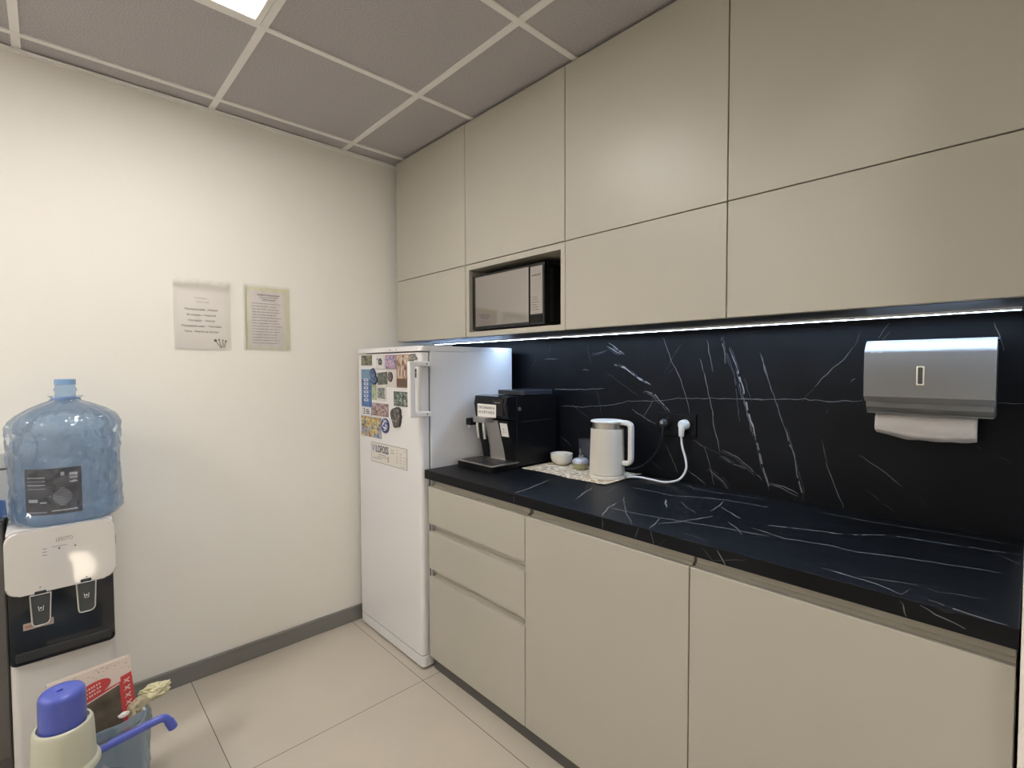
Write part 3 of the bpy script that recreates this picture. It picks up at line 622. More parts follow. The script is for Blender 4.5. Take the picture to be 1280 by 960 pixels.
# paper notes on the machine
bm = B(); box(bm, .738, .866, -.3535, -.3520, 1.142, 1.200)
text(bm, 'ПРОМЫВКА', (.802, -.3538, 1.178), X, Z, .112, .013, 1, .01); text(bm, '10 КРУЖЕК', (.802, -.3538, 1.157), X, Z, .112, .013, 1, .01)
o = obj('paper_note', bm, [PAPER(), INK()], None, 0, (.802, -.3525, 1.17)); tag(o, 'white paper note with two lines of dark capitals on the coffee machine', 'note')
bm = B(); prism(bm, [(0, 0), (.047, 0), (.047, .068), (0, .068)], (.868, -.3195, 1.058), X, Vector((0, -.20, .98)), -Y, .0012); text(bm, 'А', (.892, -.330, 1.088), X, Vector((0, -.2, .98)), .008, .010, 1); text(bm, 'кофе', (.892, -.327, 1.076), X, Vector((0, -.2, .98)), .022, .006, 1)
o = obj('paper_note', bm, [PAPER(), INK()], None, 0, (.89, -.32, 1.09)); tag(o, 'small upright white slip on the right column of the coffee machine', 'note')
# ---------------------------------------------------------------- placemat and what stands on it
bm = B(); nx, ny = 24, 14; vv = {}
for i in range(nx+1):
    for j in range(ny+1):
        u, v = i/nx, j/ny; lift = .004*max(0, (u-.9)/.1)**2*(.4+v)+.003*max(0, (.12-v)/.12)**2*abs(math.sin(u*5))
        vv[i, j] = bm.verts.new((.932+.452*u, -.262+.266*v, .9158+lift))
for i in range(nx):
    for j in range(ny): bm.faces.new((vv[i, j], vv[i+1, j], vv[i+1, j+1], vv[i, j+1]))
o = obj('placemat', bm, placemat_mat(), None, 40, (1.16, -.13, .914)); tag(o, 'tan placemat with a cream crackle pattern on the worktop', 'placemat')
md = o.modifiers.new('thick', 'SOLIDIFY'); md.thickness = .0014; md.offset = -1
MZ = .9169
t = thing('kettle', 'white electric kettle on the placemat', 'kettle', (1.306, -.135, MZ)); kc = Vector((1.306, -.135, MZ))
bm = B(); lathe(bm, [(.069, 0), (.0715, .004), (.0715, .014), (.068, .0155)], kc, 48); obj('power_base', bm, WHITE_PL(), t, 40)
KW = mat('matte white plastic', (.66, .62, .55), .42)
bm = B(); lathe(bm, [(.0685, .016), (.0712, .018), (.0712, .022), (.0662, .197), (.0645, .1995), (.061, .1995), (.061, .19)], kc, 56, cap1=False); obj('body', bm, KW, t, 40)
bm = B(); lathe(bm, [(.0605, .19), (.0605, .2245), (.058, .2245), (.058, .19)], kc, 48, cap0=False, cap1=False); sd = Vector((-.96, -.29, 0)); sn = Vector((.29, -.96, 0))
ri = obj('steel_rim', bm, STEEL(), t, 40)
bm = B()
prism(bm, [(-.020, 0), (.020, 0), (.026, .024), (-.026, .024)], kc+sd*.052+Z*.2005, sn, Z, sd, .016, 0, .002); obj('spout', bm, BLACK_PL(), t, 35)
bm = B(); lathe(bm, [(.062, .2247), (.0665, .226), (.067, .2295), (.064, .2325), (.030, .2345), (.0, .2348)], kc, 48, cap1=False); obj('lid', bm, WHITE_PL(), t, 40)
hd = Vector((.97, .24, 0)).normalized(); hn = Vector((-.24, .97, 0)).normalized(); bm = B()
hp = [(.050, .226), (.078, .226), (.094, .221), (.1005, .207), (.101, .15), (.1005, .085), (.096, .070), (.086, .064), (.0665, .064)]
hq = smooth_path([(a, b, 0) for a, b in hp], 5); rings = []
for i, q in enumerate(hq):
    d = (hq[min(i+1, len(hq)-1)]-hq[max(i-1, 0)]).normalized(); n2 = Vector((-d.y, d.x, 0)); ring = []
    for a, b in rrect(.030, .019, .006, 3):
        w = q+n2*b; ring.append(bm.verts.new(kc+hd*w.x+Z*w.y+hn*a))
    rings.append(ring)
for a, b in zip(rings, rings[1:]):
    n = len(a)
    for k in range(n): bm.faces.new((a[k], a[(k+1) % n], b[(k+1) % n], b[k]))
bm.faces.new(rings[0][::-1]); bm.faces.new(rings[-1]); obj('handle', bm, WHITE_PL(), t, 40)
# cords and the double socket
t = thing('wall_socket', 'black double wall socket on the marbled splashback', 'socket', (1.5345, .0145, 1.138))
bm = B(); prism(bm, rrect(.163, .090, .006, 4), (1.5345, .0147, 1.138), X, Z, -Y, .009, 0, .002); obj('frame', bm, mat('socket black', (.006, .006, .007), .3, spec=.2), t, 35)
for x in (1.493, 1.574):
    bm = B(); lathe(bm, [(.026, 0), (.026, .0025), (.021, .003), (.021, .0005), (.0, .0005)], (x, .0055, 1.140), 28, 0, -Y, cap1=False); obj('outlet', bm, mat('socket black', (.006, .006, .007), .3, spec=.2), t, 40)
bp = mat('cord white', (.72, .71, .70), .4); bk = mat('cord black', (.012, .012, .012), .45)
t = thing('power_cord', 'white kettle cord with a white angled plug in the socket', 'power cord', (1.5, -.02, .92))
bm = B(); lathe(bm, [(.020, 0), (.0205, .004), (.019, .022), (.014, .030), (.0, .031)], (1.574, .0022, 1.142), 24, 0, -Y, cap1=False); tube(bm, [(1.574, -.018, 1.142), (1.572, -.022, 1.125), (1.570, -.021, 1.098)], lambda q: .0135-.004*q, 12); obj('plug', bm, bp, t, 40)
bm = B(); tube(bm, [(1.570, -.021, 1.100), (1.574, -.020, 1.06), (1.590, -.022, 1.01), (1.594, -.028, .972), (1.575, -.042, .935), (1.530, -.060, .9185), (1.47, -.060, .9182), (1.425, -.062, .9200), (1.396, -.085, .9222), (1.3825, -.108, .9226)], .0042, 10); obj('cable', bm, bp, t, 40)
t = thing('power_cord', 'black cord hanging from the left outlet towards the coffee machine', 'power cord', (1.4, -.02, .95))
bm = B(); lathe(bm, [(.018, 0), (.018, .022), (.012, .028), (.0, .029)], (1.493, .0022, 1.142), 24, 0, -Y, cap1=False); obj('plug', bm, bk, t, 40)
bm = B(); lathe(bm, [(.007, 0), (.007, .002), (.0, .0025)], (1.490, -.027, 1.146), 14, 0, -Y, cap1=False); obj('plug_mark', bm, mat('grey mark', (.3, .3, .3), .4), t, 40)
bm = B(); tube(bm, [(1.493, -.022, 1.135), (1.491, -.026, 1.09), (1.474, -.020, 1.04), (1.43, -.014, .985), (1.37, -.002, .945), (1.29, .006, .926), (1.12, .009, .922), (1.05, .009, .921), (.935, .008, .925)], .0038, 8); obj('cable', bm, bk, t, 40)
# bowl, jar, tumbler
t = thing('bowl', 'small white ceramic bowl on the back of the placemat', 'bowl', (1.003, -.068, MZ)); c = (1.003, -.068, MZ)
bm = B(); lathe(bm, [(.028, .0003), (.032, .002), (.044, .012), (.0515, .030), (.0515, .050), (.0495, .0505), (.0485, .030), (.040, .014), (.020, .006), (.0, .006)], c, 40, cap1=False); obj('body', bm, mat('white glaze', (.70, .66, .59), .25, coat=.3), t, 50)
bm = B(); tube(bm, [(.985, -.0275, .952), (.989, -.0250, .957), (.995, -.0225, .951), (1.001, -.0220, .957), (1.008, -.0220, .952), (1.012, -.0225, .955)], .0007, 6); obj('inner_mark', bm, INK(), t, 40)
t = thing('jar', 'low glass jar with a crumpled foil cover beside the kettle', 'jar', (1.128, -.085, MZ)); c = (1.128, -.085, MZ)
bm = B(); lathe(bm, [(.030, .0003), (.034, .003), (.0345, .030), (.033, .034)], c, 32); obj('body', bm, mat('olive tinted glass', (.30, .29, .15), .12, coat=.5), t, 40)
bm = B(); lathe(bm, [(.036, .026), (.0355, .036), (.028, .043), (.014, .048), (.0, .046)], c, 40, cap0=False, cap1=False, wob=lambda p, k, a: p+Vector((math.cos(a), math.sin(a), .6))*.006*noise.noise((a*3, k*1.3, 2)))
tube(bm, [(1.128, -.085, .962), (1.130, -.09, .970), (1.124, -.094, .976)], .003, 6); tube(bm, [(1.136, -.083, .962), (1.14, -.088, .974), (1.143, -.088, .978)], .003, 6)
obj('foil_cover', bm, mat('crumpled bluish foil', (.50, .50, .56), .3, metal=.3, bump=1, bscale=90), t, 0)
t = thing('glass', 'clear drinking glass behind the covered jar', 'glass', (1.112, -.028, MZ)); c = (1.112, -.028, MZ)
bm = B(); lathe(bm, [(.026, .0003), (.0285, .003), (.034, .122), (.0325, .122), (.027, .010), (.0, .009)], c, 36, cap1=False); obj('body', bm, film('clear glass', (.93, .93, .95), .05, .05, .55, (.6, .6, .65)), t, 40)

# ---------------------------------------------------------------- towel dispenser
t = thing('towel_dispenser', 'grey paper towel dispenser on the splashback', 'towel dispenser', (2.303, .0145, 1.24)); x0, x1 = 2.170, 2.438
DG = mat('silver grey plastic', (.285, .27, .26), .38, spec=.5); DD = mat('darker grey plastic', (.19, .185, .18), .35)
bm = B(); prism(bm, [(.0146, 1.236), (-.075, 1.236), (-.090, 1.252), (-.094, 1.30), (-.094, 1.36), (-.094, 1.400), (-.085, 1.412), (-.055, 1.428), (.0146, 1.432)], (x0+.002, 0, 0), Y, Z, X, x1-x0-.004, 0); obj('body', bm, DD, t, 35)
bm = B(); pr = [(-.0945, 1.272), (-.110, 1.285), (-.112, 1.34), (-.1115, 1.402), (-.109, 1.408), (-.092, 1.4305), (-.086, 1.4345), (.012, 1.4365), (.012, 1.441), (-.086, 1.4390), (-.0955, 1.4345), (-.113, 1.411), (-.1158, 1.404), (-.116, 1.34), (-.114, 1.283), (-.097, 1.268)]
prism(bm, pr, (x0, 0, 0), Y, Z, X, x1-x0, 0)
bmesh.ops.bevel(bm, geom=[e for e in bm.edges if abs(e.verts[0].co.x-e.verts[1].co.x) < 1e-5 and e.verts[0].co.y < -.06 and e.verts[0].co.z > 1.26], offset=.0012, segments=2, affect='EDGES', profile=.5)
cv = obj('cover', bm, DG, t, 40)
bm = B(); prism(bm, rrect(.0175, .052, .003, 3), (2.2945, -.1145, 1.342), X, Z, -Y, .0035, 0, .001); wf = obj('window_frame', bm, mat('chrome', (.75, .75, .74), .12, metal=1), cv, 35)
bm = B(); prism(bm, rrect(.010, .044, .002, 3), (2.2945, -.1181, 1.342), X, Z, -Y, .0006, 0); obj('window', bm, mat('smoky window', (.10, .10, .10), .08), wf, 0)
bm = B(); text(bm, 'Puff', (2.199, -.1158, 1.401), X, Vector((0, .03, 1)), .026, .007, 0); obj('brand_mark', bm, mat('silver letters', (.62, .62, .63), .3, metal=.3), cv, 0)
bm = B(); box(bm, x0+.004, x1-.004, -.088, .0, 1.2345, 1.2375); obj('outlet_lip', bm, DD, t, 0)
# folded towel hanging out of it
bm = B(); n = 26; prev = None
for layer in range(3):
    rows = []
    for k in range(8):
        v = k/7; row = []
        for i in range(n+1):
            u = i/n; xx = 2.190+.214*u; sag = .052+.012*math.sin(u*2.6+.2)-.018*max(0, .35-u)+.004*noise.noise((u*5, layer, 0)); z = 1.2335-sag*v-(.004*layer if v > .5 else 0)
            yy = -.062+layer*.010-.010*math.sin(v*PI*.8)+.004*noise.noise((u*4, v*3, layer*4)); row.append(bm.verts.new((xx, yy, z)))
        rows.append(row)
    for a, b in zip(rows, rows[1:]):
        for i in range(n): bm.faces.new((a[i], a[i+1], b[i+1], b[i]))
o = obj('paper_towel', bm, mat('towel paper', (.66, .61, .57), .85, bump=.2, bscale=150), None, 60, (2.3, -.06, 1.2)); tag(o, 'folded paper towel hanging from the dispenser', 'paper towel')
md = o.modifiers.new('thick', 'SOLIDIFY'); md.thickness = .0012

# ---------------------------------------------------------------- sheets in plastic sleeves on the left wall
SLV = film('clear sleeve', (.995, .995, .99), .03, .12, .6, (.95, .95, .93), .7, 9)
def sleeve(name, label, y0, y1, z0, z1, flap, build, seed):
    t = thing(name, label, 'notice', (0, (y0+y1)/2, z0))
    build(t)
    bm = B(); ny, nz = 30, 36; g = {}
    for i in range(ny+1):
        for k in range(nz+1):
            u, v = i/ny, k/nz; top = max(0, (v-.86)/.14)
            x = .0042+.0016*noise.noise((u*5+seed, v*4, 1))+top*(.004+.010*abs(noise.noise((u*9+seed, v*14, 3))))*flap+.0022*abs(noise.noise((u*14, v*1.6+seed, 7)))
            g[i, k] = bm.verts.new((x, y0+(y1-y0)*u+.003*noise.noise((seed, v*5, u*2))*(1 if i in (0, ny) else 0), z0+(z1-z0)*v+top*.006*noise.noise((u*7, seed, 2))*flap))
    for i in range(ny):
        for k in range(nz): bm.faces.new((g[i, k], g[i+1, k], g[i+1, k+1], g[i, k+1]))
    obj('plastic_sleeve', bm, SLV, t, 80)
    bm = B(); box(bm, .0006, .0012, y0, y0+.014, z0, z1-.01)
    obj('binding_strip', bm, mat('milky strip', (.80, .78, .73), .4), t, 0)
def sheet1(t):
    bm = B(); a, b, c, d = -1.385, -1.205, 1.452, 1.722; box(bm, .0008, .0014, a, b, c, d); m = (a+b)/2-.004; x = .0017
    text(bm, 'ГРАФИК', (x, m, 1.668), Y, Z, .050, .007, 3); text(bm, 'КУХНЯ', (x, m+.006, 1.652), Y, Z, .045, .007, 3)
    for z, s, w in ((1.617, 'Понедельник : Жанна', .122), (1.593, 'Вторник : Андрей', .108), (1.569, 'Среда : Катя', .100), (1.545, 'Понедельник : Татьяна', .150), (1.521, 'Пятн. : Римма и сестра', .126)):
        text(bm, s, (x, m, z), Y, Z, w, .0105, 2, .012)
    for p, q, r in (((-1.226, 1.458), (-1.248, 1.490), .006), ((-1.224, 1.458), (-1.234, 1.494), .0035), ((-1.218, 1.459), (-1.219, 1.492), .003), ((-1.214, 1.459), (-1.207, 1.488), .004)):
        tube(bm, [(x, *p), (x, *q)], .0012, 5, 1, smooth=False); lathe(bm, [(r, 0), (r, .0003)], (x, *q), 10, 1, X)
    obj('sheet', bm, [PAPER(), mat('brown print', (.10, .06, .05), .6), mat('grey print text', (.09, .085, .08), .6), mat('pale print', (.42, .38, .33), .6)], t, 0)
def sheet2(t):
    bm = B(); box(bm, .0008, .0012, -1.122, -.930, 1.456, 1.745); obj('backing_sheet', bm, mat('pale yellow paper', (.78, .75, .56), .7), t, 0)
    bm = B(); a, b, c, d = -1.106, -.948, 1.462, 1.728; box(bm, .0014, .0019, a, b, c, d); m = (a+b)/2+.004; x = .0022
    for z, s, w in ((1.706, 'ПРАВИЛА ПОЛЬЗОВАНИЯ', .098), (1.695, 'КОМНАТОЙ ДЛЯ', .080), (1.684, 'ПИТАНИЯ', .056)): text(bm, s, (x, m, z), Y, Z, w, .0075, 1, .012)
    rg = random.Random(3)
    for k in range(15):
        z = 1.668-k*.0132; y = a+.010; end = b-.012-(rg.uniform(0, .03))
        while y < end:
            w = rg.uniform(.006, .020); quad(bm, [(x, y, z), (x, min(end, y+w), z), (x, min(end, y+w), z+.0024), (x, y, z+.0024)], 2); y += w+.0028
    obj('sheet', bm, [mat('note paper', (.78, .73, .71), .7), INK(), mat('light print', (.30, .27, .26), .6)], t, 0)
sleeve('notice_sheet', 'left sheet in a crumpled plastic sleeve with five typed lines and a cutlery drawing', -1.402, -1.186, 1.447, 1.752, 1.6, sheet1, 2.0)
sleeve('notice_sheet', 'right sheet in a plastic sleeve with a yellow border and dense lines of text', -1.134, -.926, 1.451, 1.756, .5, sheet2, 9.0)

# ---------------------------------------------------------------- water cooler
cy0, cy1 = -1.906, -1.645; ym = (cy0+cy1)/2
t = thing('water_cooler', 'white and black water cooler against the left wall', 'water cooler', (.19, ym, 0))
WC = mat('cooler white plastic', (.66, .63, .60), .35)
bm = B(); prism(bm, rrect(.33, cy1-cy0-.004, [.008, .022, .022, .008], 5), (.186, ym, .012), X, Y, Z, .843, 0, .008, 3); obj('body', bm, WC, t, 35)
CG = mat('cooler black gloss', (.012, .014, .018), .12, coat=.3)
bm = B(); prism(bm, rrect(cy1-cy0-.009, .250, [.014, .014, .004, .004], 5), (.3495, ym-.001, .569), Y, Z, X, .010, 0, .002)
# rounded lower corners of the dark front
obj('dark_front', bm, CG, t, 35)
bm = B(); prism(bm, rrect(cy1-cy0+.002, .198, .030, 8), (.3545, ym, .765), Y, Z, X, .020, 0, .006, 3); fp = obj('front_panel', bm, mat('glossy white panel', (.66, .63, .595), .05, spec=.8, coat=1), t, 40)
bm = B(); x = .3749
text(bm, 'LESOTO', (x, -1.770, .818), Y, Z, .040, .012, 0); quad(bm, [(x, -1.80, .802), (x, -1.765, .802), (x, -1.765, .8035), (x, -1.80, .8035)], 0)
for yy in (-1.783, -1.745): lathe(bm, [(.003, 0), (.003, .0003)], (x, yy, .795), 12, 0, X)
for k in range(3): quad(bm, [(x, -1.822, .800-k*.010), (x, -1.812, .800-k*.010), (x, -1.812, .802-k*.010), (x, -1.822, .802-k*.010)], 0)
for yy in (-1.832, -1.7215): quad(bm, [(x, yy, .681), (x, yy+.004, .681), (x, yy+.004, .685), (x, yy, .685)], 0)
obj('panel_print', bm, mat('panel print', (.16, .15, .14), .5), fp, 0)
for k, (yy, z0) in enumerate(((-1.830, .566), (-1.7215, .572))):
    bm = B(); o = [(-.024, .097), (.024, .097), (.0205, .012), (.0165, .003), (.010, 0), (-.012, 0), (-.018, .003), (-.0205, .012)]
    prism(bm, o[::-1], (.3602, yy, z0), Y, Z, X, .022, 0, .003); tp = obj('tap_paddle', bm, mat('grey paddle', (.055, .06, .06), .3), t, 35)
    bm = B(); P = [Vector((.3825, yy+a*1.0, z0+b)) for a, b in o]; tube(bm, P+[P[0]], .0022, 6, 0, smooth=False); obj('chrome_frame', bm, mat('light chrome', (.78, .78, .77), .2, metal=.8), tp, 40)
    bm = B()
    tube(bm, [(.3828, yy-.006, z0+.060), (.3828, yy-.004, z0+.046), (.3828, yy+.005, z0+.046), (.3828, yy+.006, z0+.060)], .001, 5, 0, smooth=False); lathe(bm, [(.0025, 0), (.0025, .001)], (.3822, yy, z0+.054), 10, 0, X); obj('cup_icon', bm, mat('icon white', (.7, .7, .7), .4), tp, 40)
    bm = B(); box(bm, .358, .380, yy-.014, yy+.014, z0+.097, z0+.106, .003, 2); obj('tap', bm, CG, t, 35)
bm = B(); box(bm, .3597, .3603, -1.872, -1.802, .552, .573); quad(bm, [(.3606, -1.868, .558), (.3606, -1.835, .558), (.3606, -1.835, .566), (.3606, -1.868, .566)], 1); quad(bm, [(.3606, -1.83, .560), (.3606, -1.806, .560), (.3606, -1.806, .563), (.3606, -1.83, .563)], 1)
obj('label', bm, [mat('label beige', (.48, .40, .36), .5), mat('label red', (.42, .22, .17), .5)], t, 0)
bm = B(); prism(bm, rrect(cy1-cy0-.03, .028, .006, 3), (.3585, ym, .470), Y, Z, X, .010, 0, .003); obj('drip_tray', bm, mat('dark tray', (.03, .032, .033), .3), t, 35)
bm = B(); lathe(bm, [(.018, 0), (.018, .009), (.014, .011)], (.30, cy1-.003, .77), 18, 0, Y); obj('side_latch', bm, mat('latch grey', (.42, .40, .38), .4), t, 40)
for xx in (.05, .32):
    for yy in (cy0+.03, cy1-.03): bm = B(); lathe(bm, [(.014, 0), (.014, .0135)], (xx, yy, 0), 12); obj('foot', bm, BLACK_PL(), t, 40)

# ---------------------------------------------------------------- 19 litre bottles in plastic film
BOT = film('blue bottle plastic', (.76, .86, .96), .24, .08, .40, (.38, .52, .72))
BAG = film('thin blue film', (.95, .97, .99), .12, .16, .75, (.66, .73, .82), 1, 13)
WTR = film('water in bottle', (.80, .88, .93), .05, .03, .05, (.4, .5, .6))
def bottle(label, c, label_dir, bag_seed, bag_r=1.045, loose=1.0):
    t = thing('water_bottle', label, 'water bottle', c)
    c = Vector(c); R = .134
    prof = [(.118, .0008), (.130, .008), (R, .022), (R, .085), (R-.009, .095), (R-.009, .10), (R, .110), (R, .185), (R, .205), (R-.010, .216), (R-.010, .224), (R, .235), (R, .275), (R-.010, .286), (R-.010, .294), (R, .305), (R, .318), (.130, .334), (.115, .354), (.085, .375), (.048, .391), (.030, .399), (.0275, .406), (.0275, .434), (.0305, .437), (.0305, .444), (.0275, .447), (.0275, .460)]
    bm = B(); lathe(bm, prof, c, 48, 0, cap1=False); obj('body', bm, BOT, t, 50)
    bm = B(); lathe(bm, [(.024, .4575), (.0283, .4585), (.0283, .4745), (.026, .4765), (.022, .4765), (.022, .459)], c, 32, cap0=False, cap1=False); obj('neck_ring', bm, mat('blue neck', (.20, .34, .55), .2, coat=.3), t, 40)
    # printed label on the body
    bm = B(); n = 18; a0 = math.atan2(label_dir[1], label_dir[0]); ww = .56; z0, z1 = .040, .190; cyl = lambda a, z, dr=.0: c+Vector(((R+.0012+dr)*math.cos(a), (R+.0012+dr)*math.sin(a), z))
    for i in range(n):
        a, b = a0-ww+2*ww*i/n, a0-ww+2*ww*(i+1)/n; quad(bm, [cyl(a, z0), cyl(b, z0), cyl(b, z1), cyl(a, z1)], 0)
    def bar(u0, u1, z, h, mi=1):
        m = max(1, int((u1-u0)*14))
        for i in range(m):
            a, b = a0-ww+2*ww*(u0+(u1-u0)*i/m), a0-ww+2*ww*(u0+(u1-u0)*(i+1)/m); quad(bm, [cyl(a, z, .0006), cyl(b, z, .0006), cyl(b, z+h, .0006), cyl(a, z+h, .0006)], mi)
    rg = random.Random(5)
    for k in range(4): bar(.06, .40, .160-k*.012, .003, 2 if k % 2 else 1)
    for k in range(3): bar(.80, .80+.13, .165-k*.012, .008-.002*k)
    bar(.66, .72, .165, .012)
    for k in range(12):
        a = PI*k/12; bar(.66-.16*abs(math.sin(a))+.02, .68+.16*abs(math.sin(a)), .062+.0055*k, .0034, 2)
    bar(.08, .26, .082, .010); bar(.30, .42, .078, .005); bar(.06, .42, .047, .004, 2); bar(.5, .92, .050, .004)
    obj('label', bm, [mat('dark violet label', (.022, .024, .045), .45), mat('label white', (.52, .54, .60), .5), mat('label grey', (.24, .25, .32), .5)], t, 60)
    # crumpled bag tied at the neck
    bm = B(); rows = [(.105, .001), (.134, .004), (.141, .020), (.139, .05), (.138, .09), (.137, .13), (.137, .17), (.137, .21), (.137, .25), (.138, .29), (.138, .322), (.133, .341), (.120, .357), (.092, .377), (.060, .394), (.039, .403), (.0325, .410), (.036, .416), (.042, .420)]
    fine = []
    for (r0_, h0), (r1, h1) in zip(rows, rows[1:]):
        for k in range(4): fine.append((r0_+(r1-r0_)*k/4, h0+(h1-h0)*k/4))
    fine.append(rows[-1]); S = 120
    def wob(p, k, a):
        h = p.z; s = bag_seed
        gath = max(0, (h-.325)/.08); env = .35+loose*(.6+.6*noise.noise((math.cos(a)*1.3+s, math.sin(a)*1.3, 4)))
        q = Vector((math.cos(a)*2.4+s, math.sin(a)*2.4, h*9)); cr = (1-abs(noise.noise(q*1.6)))**4*.012+(1-abs(noise.noise(q*3.3+Vector((5, 1, 2)))))**5*.008+abs(noise.noise(q*2.6+Vector((9, 1, 2))))*.006
        sag = .020*max(0, noise.noise((math.cos(a)*1.1+s*2, math.sin(a)*1.1, h*3.5)))
        fold = .004*math.sin(a*17+noise.noise((a, h*4, s))*6)*min(1, gath)*(1 if h < .407 else 1.6)
        ok = min(1, h/.02)
        dr = max(.0005, (cr+sag)*env*ok*.62)*(1-min(1, gath)*.75)+fold*.6
        rr_ = math.hypot(p.x, p.y); return Vector((p.x, p.y, 0))*((rr_+dr)/rr_)+Vector((0, 0, h+.004*noise.noise(q*1.2)*ok))
    lathe(bm, fine, c, S, 0, cap0=False, cap1=False, wob=wob); obj('plastic_bag', bm, BAG, t, 28)
    bm = B(); tube(bm, [c+Vector((.036*math.cos(a), .036*math.sin(a), .410+.002*math.sin(a*3))) for a in [2*PI*k/16 for k in range(17)]], .0028, 6, 0, 2); obj('bag_tie', bm, mat('blue film tie', (.16, .26, .52), .35), t, 40)
    return t
bottle('blue water bottle in a crumpled clear bag standing on the water cooler', (.200, -1.752, .8555), (.97, -.34), 3.3)
fb = bottle('wrapped blue water bottle on the floor carrying the hand pump', (1.0, -1.792, 0), (.8, -.9), 8.1, loose=.8)

# ---------------------------------------------------------------- hand pump on the floor bottle
pc = Vector((1.0, -1.792, 0)); t = thing('hand_pump', 'cream hand water pump with blue cap and spout', 'water pump', (1.0, -1.792, .44))
CR = mat('cream plastic', (.54, .54, .43), .4); BLU = mat('blue plastic', (.085, .115, .47), .32, coat=.15)
bm = B(); lathe(bm, [(.058, .452), (.0595, .455), (.0565, .485), (.0545, .545), (.0535, .556), (.051, .5615), (.046, .563), (.046, .555), (.030, .555), (.030, .480), (.040, .452)], pc, 48, cap0=False, cap1=False); obj('body', bm, CR, t, 40)
bm = B(); lathe(bm, [(.0605, .4535), (.0645, .4545), (.0650, .462), (.0625, .468), (.0580, .471)], pc, 48, cap0=False, cap1=False); obj('collar', bm, CR, t, 50)
bm = B(); lathe(bm, [(.0405, .553), (.0420, .56), (.0416, .626), (.0405, .633), (.037, .638), (.030, .640), (.026, .6385), (.0, .638)], pc, 48, cap1=False); cp = obj('cap', bm, BLU, t, 40)
bm = B(); lathe(bm, [(.0055, 0), (.0055, .003), (.003, .004)], pc+Vector((-.004, -.004, .638)), 16); obj('cap_button', bm, BLU, cp, 40)
bm = B(); tube(bm, [(.985, -1.755, .462), (.972, -1.726, .448), (.965, -1.70, .4475)], .0085, 12); tube(bm, [(.966, -1.712, .4472), (.958, -1.67, .4470), (.950, -1.630, .4480), (.948, -1.606, .4490), (.9475, -1.596, .4465), (.947, -1.588, .436), (.9465, -1.580, .418), (.9462, -1.578, .412)], lambda q: .0098+.0014*(q > .72), 14)
for k in range(4): lathe(bm, [(.0105, 0), (.0112, .002), (.0105, .004)], (.963-.002*k, -1.700+.011*k, .4472), 14, 0, (-.15, 1, 0))
obj('spout', bm, BLU, t, 45)

# ---------------------------------------------------------------- waste bin, its liner and what sticks out of it
bc = Vector((.595, -1.708, 0)); t = thing('waste_bin', 'round pale bin with a bluish bag, on the floor before the cooler', 'waste bin', tuple(bc))
bm = B(); lathe(bm, [(.085, .0005), (.088, .004), (.108, .280), (.111, .283), (.111, .288), (.106, .289), (.086, .010), (.0, .009)], bc, 44, cap1=False); obj('body', bm, mat('greyish bin plastic', (.55, .53, .50), .4), t, 40)
LIN = film('blue bin liner', (.72, .83, .93), .62, .18, .45, (.36, .46, .57), .8, 12)
bm = B(); rows = [(.100, .255), (.107, .284), (.113, .293), (.1165, .285), (.117, .262), (.1145, .20), (.111, .14), (.108, .09), (.105, .055)]; fine = []
for (r0_, h0), (r1, h1) in zip(rows, rows[1:]):
    for k in range(4): fine.append((r0_+(r1-r0_)*k/4, h0+(h1-h0)*k/4))
fine.append(rows[-1])
def lw(p, k, a):
    q = Vector((math.cos(a)*2.2+1, math.sin(a)*2.2, p.z*9)); dr = .009*abs(noise.noise(q*1.5))+.006*(1-abs(noise.noise(q*3)))**3
    if k < 8: dr *= .25
    rr_ = math.hypot(p.x, p.y); return Vector((p.x, p.y, 0))*((rr_+dr)/rr_)+Vector((0, 0, p.z+((.010*noise.noise((math.cos(a)*2, math.sin(a)*2, 1))+.050*max(0, math.cos(a))*(1 if k < 12 else .5)) if k < 16 else .015*noise.noise((math.cos(a)*4, math.sin(a)*4, 3))*(k/len(fine)))))
lathe(bm, fine, bc, 100, 0, cap0=False, cap1=False, wob=lw); obj('bin_liner', bm, LIN, t, 28)
# red cake box leaning in the bin
tl, trr, dn = Vector((.525, -1.822, .4315)), Vector((.505, -1.6255, .4350)), Vector((.075, -.004, -.262))
U = (trr-tl).normalized(); V = (-dn).normalized(); V = (V-U*V.dot(U)).normalized(); N = U.cross(V); w = (trr-tl).length; h = .262
if N.dot(CAM-tl) < 0: N = -N
O = tl-V*h
t = thing('cake_box', 'red and white carton with a dark window sticking out of the bin', 'box', tuple(O+U*w/2))
bm = B(); prism(bm, [(0, 0), (w, 0), (w, h), (0, h)], O-N*.042, U, V, N, .042, 0); obj('carton', bm, [mat('white carton', (.60, .50, .43), .6)], t, 0)
bm = B(); e = .0006
def pl(pts, mi, k=1): quad(bm, [O+U*a+V*b+N*(e*k) for a, b in pts], mi)
pl([(0, 0), (w, 0), (w, h-.058), (0, h-.098)], 0); pl([(w-.030, .03), (w-.001, .02), (w-.001, h-.046), (w-.030, h-.052)], 0, 1.5)
pl([(.020, .0), (w-.034, .0), (w-.034, h-.072), (.020, h-.110)], 1, 2)
pl([(.020, h-.110), (w-.034, h-.072), (w-.034, h-.068), (.020, h-.106)], 3, 2.5)
ov = [(.092+.052*math.cos(2*PI*k/28), h-.062+.023*math.sin(2*PI*k/28)+.012*math.cos(2*PI*k/28)) for k in range(28)]
bm.faces.new([bm.verts.new(O+U*a+V*b+N*(e*4)) for a, b in ov]).material_index = 0
rg = random.Random(11)
for row in range(3):
    for k in range(9):
        a = .064+k*.0062+rg.uniform(0, .002); b = h-.054-row*.011+(a-.092)*.23; pl([(a, b), (a+.004, b+.001), (a+.003, b+.006), (a-.0005, b+.005)], 3, 5)
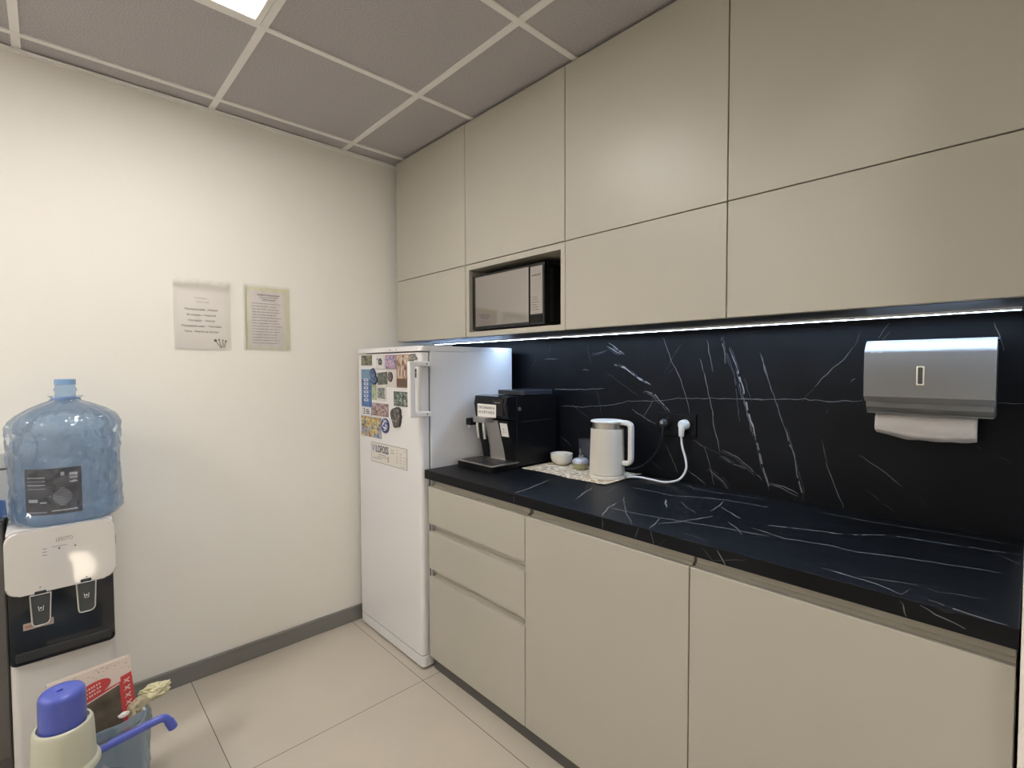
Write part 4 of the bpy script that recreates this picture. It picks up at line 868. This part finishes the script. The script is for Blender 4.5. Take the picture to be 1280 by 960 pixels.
for k in range(40):
    a = rg.uniform(.004, w-.008); b = h-rg.uniform(.004, .040)*(1-.2*a/w); s = rg.uniform(.003, .008); pl([(a, b), (a+s, b+.001), (a+s*.9, b+.002), (a, b+.0016)], 2, 3)
for k in range(7):
    b = .055+k*.022; pl([(w-.026, b), (w-.020, b+.002), (w-.006, b+.013), (w-.010, b+.015)], 3, 3); pl([(w-.010, b), (w-.007, b+.002), (w-.020, b+.013), (w-.022, b+.010)], 3, 3)
obj('print', bm, [mat('carton red', (.46, .045, .045), .5), mat('dark brown window', (.085, .068, .048), .3, vary=.5, vscale=18), mat('print brown', (.32, .20, .17), .6), mat('print cream', (.62, .45, .40), .6)], t, 0)
def crumple(name, label, cat, c, s, m, seed, amp):
    bm = B(); bmesh.ops.create_icosphere(bm, subdivisions=4, radius=1)
    for v in bm.verts:
        p = v.co.copy(); d = 1+amp*(noise.noise(p*1.7+Vector((seed, 0, 0)))+.6*(1-2*abs(noise.noise(p*3.4+Vector((0, seed, 0)))))+.35*noise.noise(p*7+Vector((seed, 3, 1)))); v.co = Vector((p.x*s[0]*d, p.y*s[1]*d, p.z*s[2]*d))+Vector(c)
    tag(obj(name, bm, m, None, 25, c), label, cat)
crumple('crumpled_paper', 'pale yellow crumpled napkin at the right rim of the bin', 'waste paper', (.520, -1.566, .298), (.022, .038, .020), mat('yellow tissue', (.60, .56, .36), .8), 2.2, .42)
crumple('crumpled_paper', 'tan crumpled paper bag tucked between box and bin rim', 'waste paper', (.555, -1.610, .262), (.022, .028, .046), mat('kraft paper', (.44, .37, .25), .75), 6.4, .30)
crumple('crumpled_paper', 'white scrap of paper on the bin rim in front of the box', 'waste paper', (.628, -1.655, .318), (.006, .012, .006), mat('white tissue', (.70, .66, .60), .8), 4.1, .40)

# ---------------------------------------------------------------- at the left picture edge, behind the cooler
t = thing('storage_cabinet', 'dark grey low cabinet left of the water cooler', 'cabinet', (.16, -2.20, 0))
DGc = mat('dark grey board', (.125, .118, .112), .5)
bm = B(); box(bm, .016, .150, -2.45, -1.915, .001, .862, .002, 1); obj('body', bm, DGc, t, 30)
bm = B(); box(bm, .1505, .166, -2.448, -1.917, .06, .858, .002, 1); obj('door', bm, DGc, t, 30)
bm = B(); tube(bm, [(.166, -2.38, .60), (.186, -2.38, .60), (.186, -2.38, .45), (.166, -2.38, .45)], .005, 8, smooth=False); obj('handle', bm, STEEL(), t, 40)
t = thing('storage_box', 'white plastic box with a lid, behind the bottle at the left picture edge', 'box', (.09, -2.06, .8625))
SB = mat('box grey white', (.62, .62, .60), .4)
bm = B(); box(bm, .022, .110, -2.26, -1.892, .8625, 1.028, .006, 2); obj('body', bm, SB, t, 30)
bm = B(); box(bm, .018, .115, -2.266, -1.886, 1.030, 1.083, .006, 2); obj('lid', bm, SB, t, 30)
bm = B(); g = {}
for i in range(33):
    for k in range(9):
        a = -2.24+.335*i/32; s = k/8; q = Vector((a*14, s*3, 2.2))
        g[i, k] = bm.verts.new((.150+.075*math.sin(s*PI)*(.8+.5*noise.noise(q))+.03*s, a, .868+.075*abs(1-abs(2*s-.9))*(.75+.6*noise.noise(q*1.7))+.004))
for i in range(32):
    for k in range(8): bm.faces.new((g[i, k], g[i+1, k], g[i+1, k+1], g[i, k+1]))
o = obj('plastic_film', bm, film('strong blue film', (.45, .62, .9), .55, .15, .5, (.16, .27, .55)), None, 30, (.17, -2.05, .868)); tag(o, 'crumpled blue plastic film on the cabinet beside the wrapped bottle', 'plastic bag')
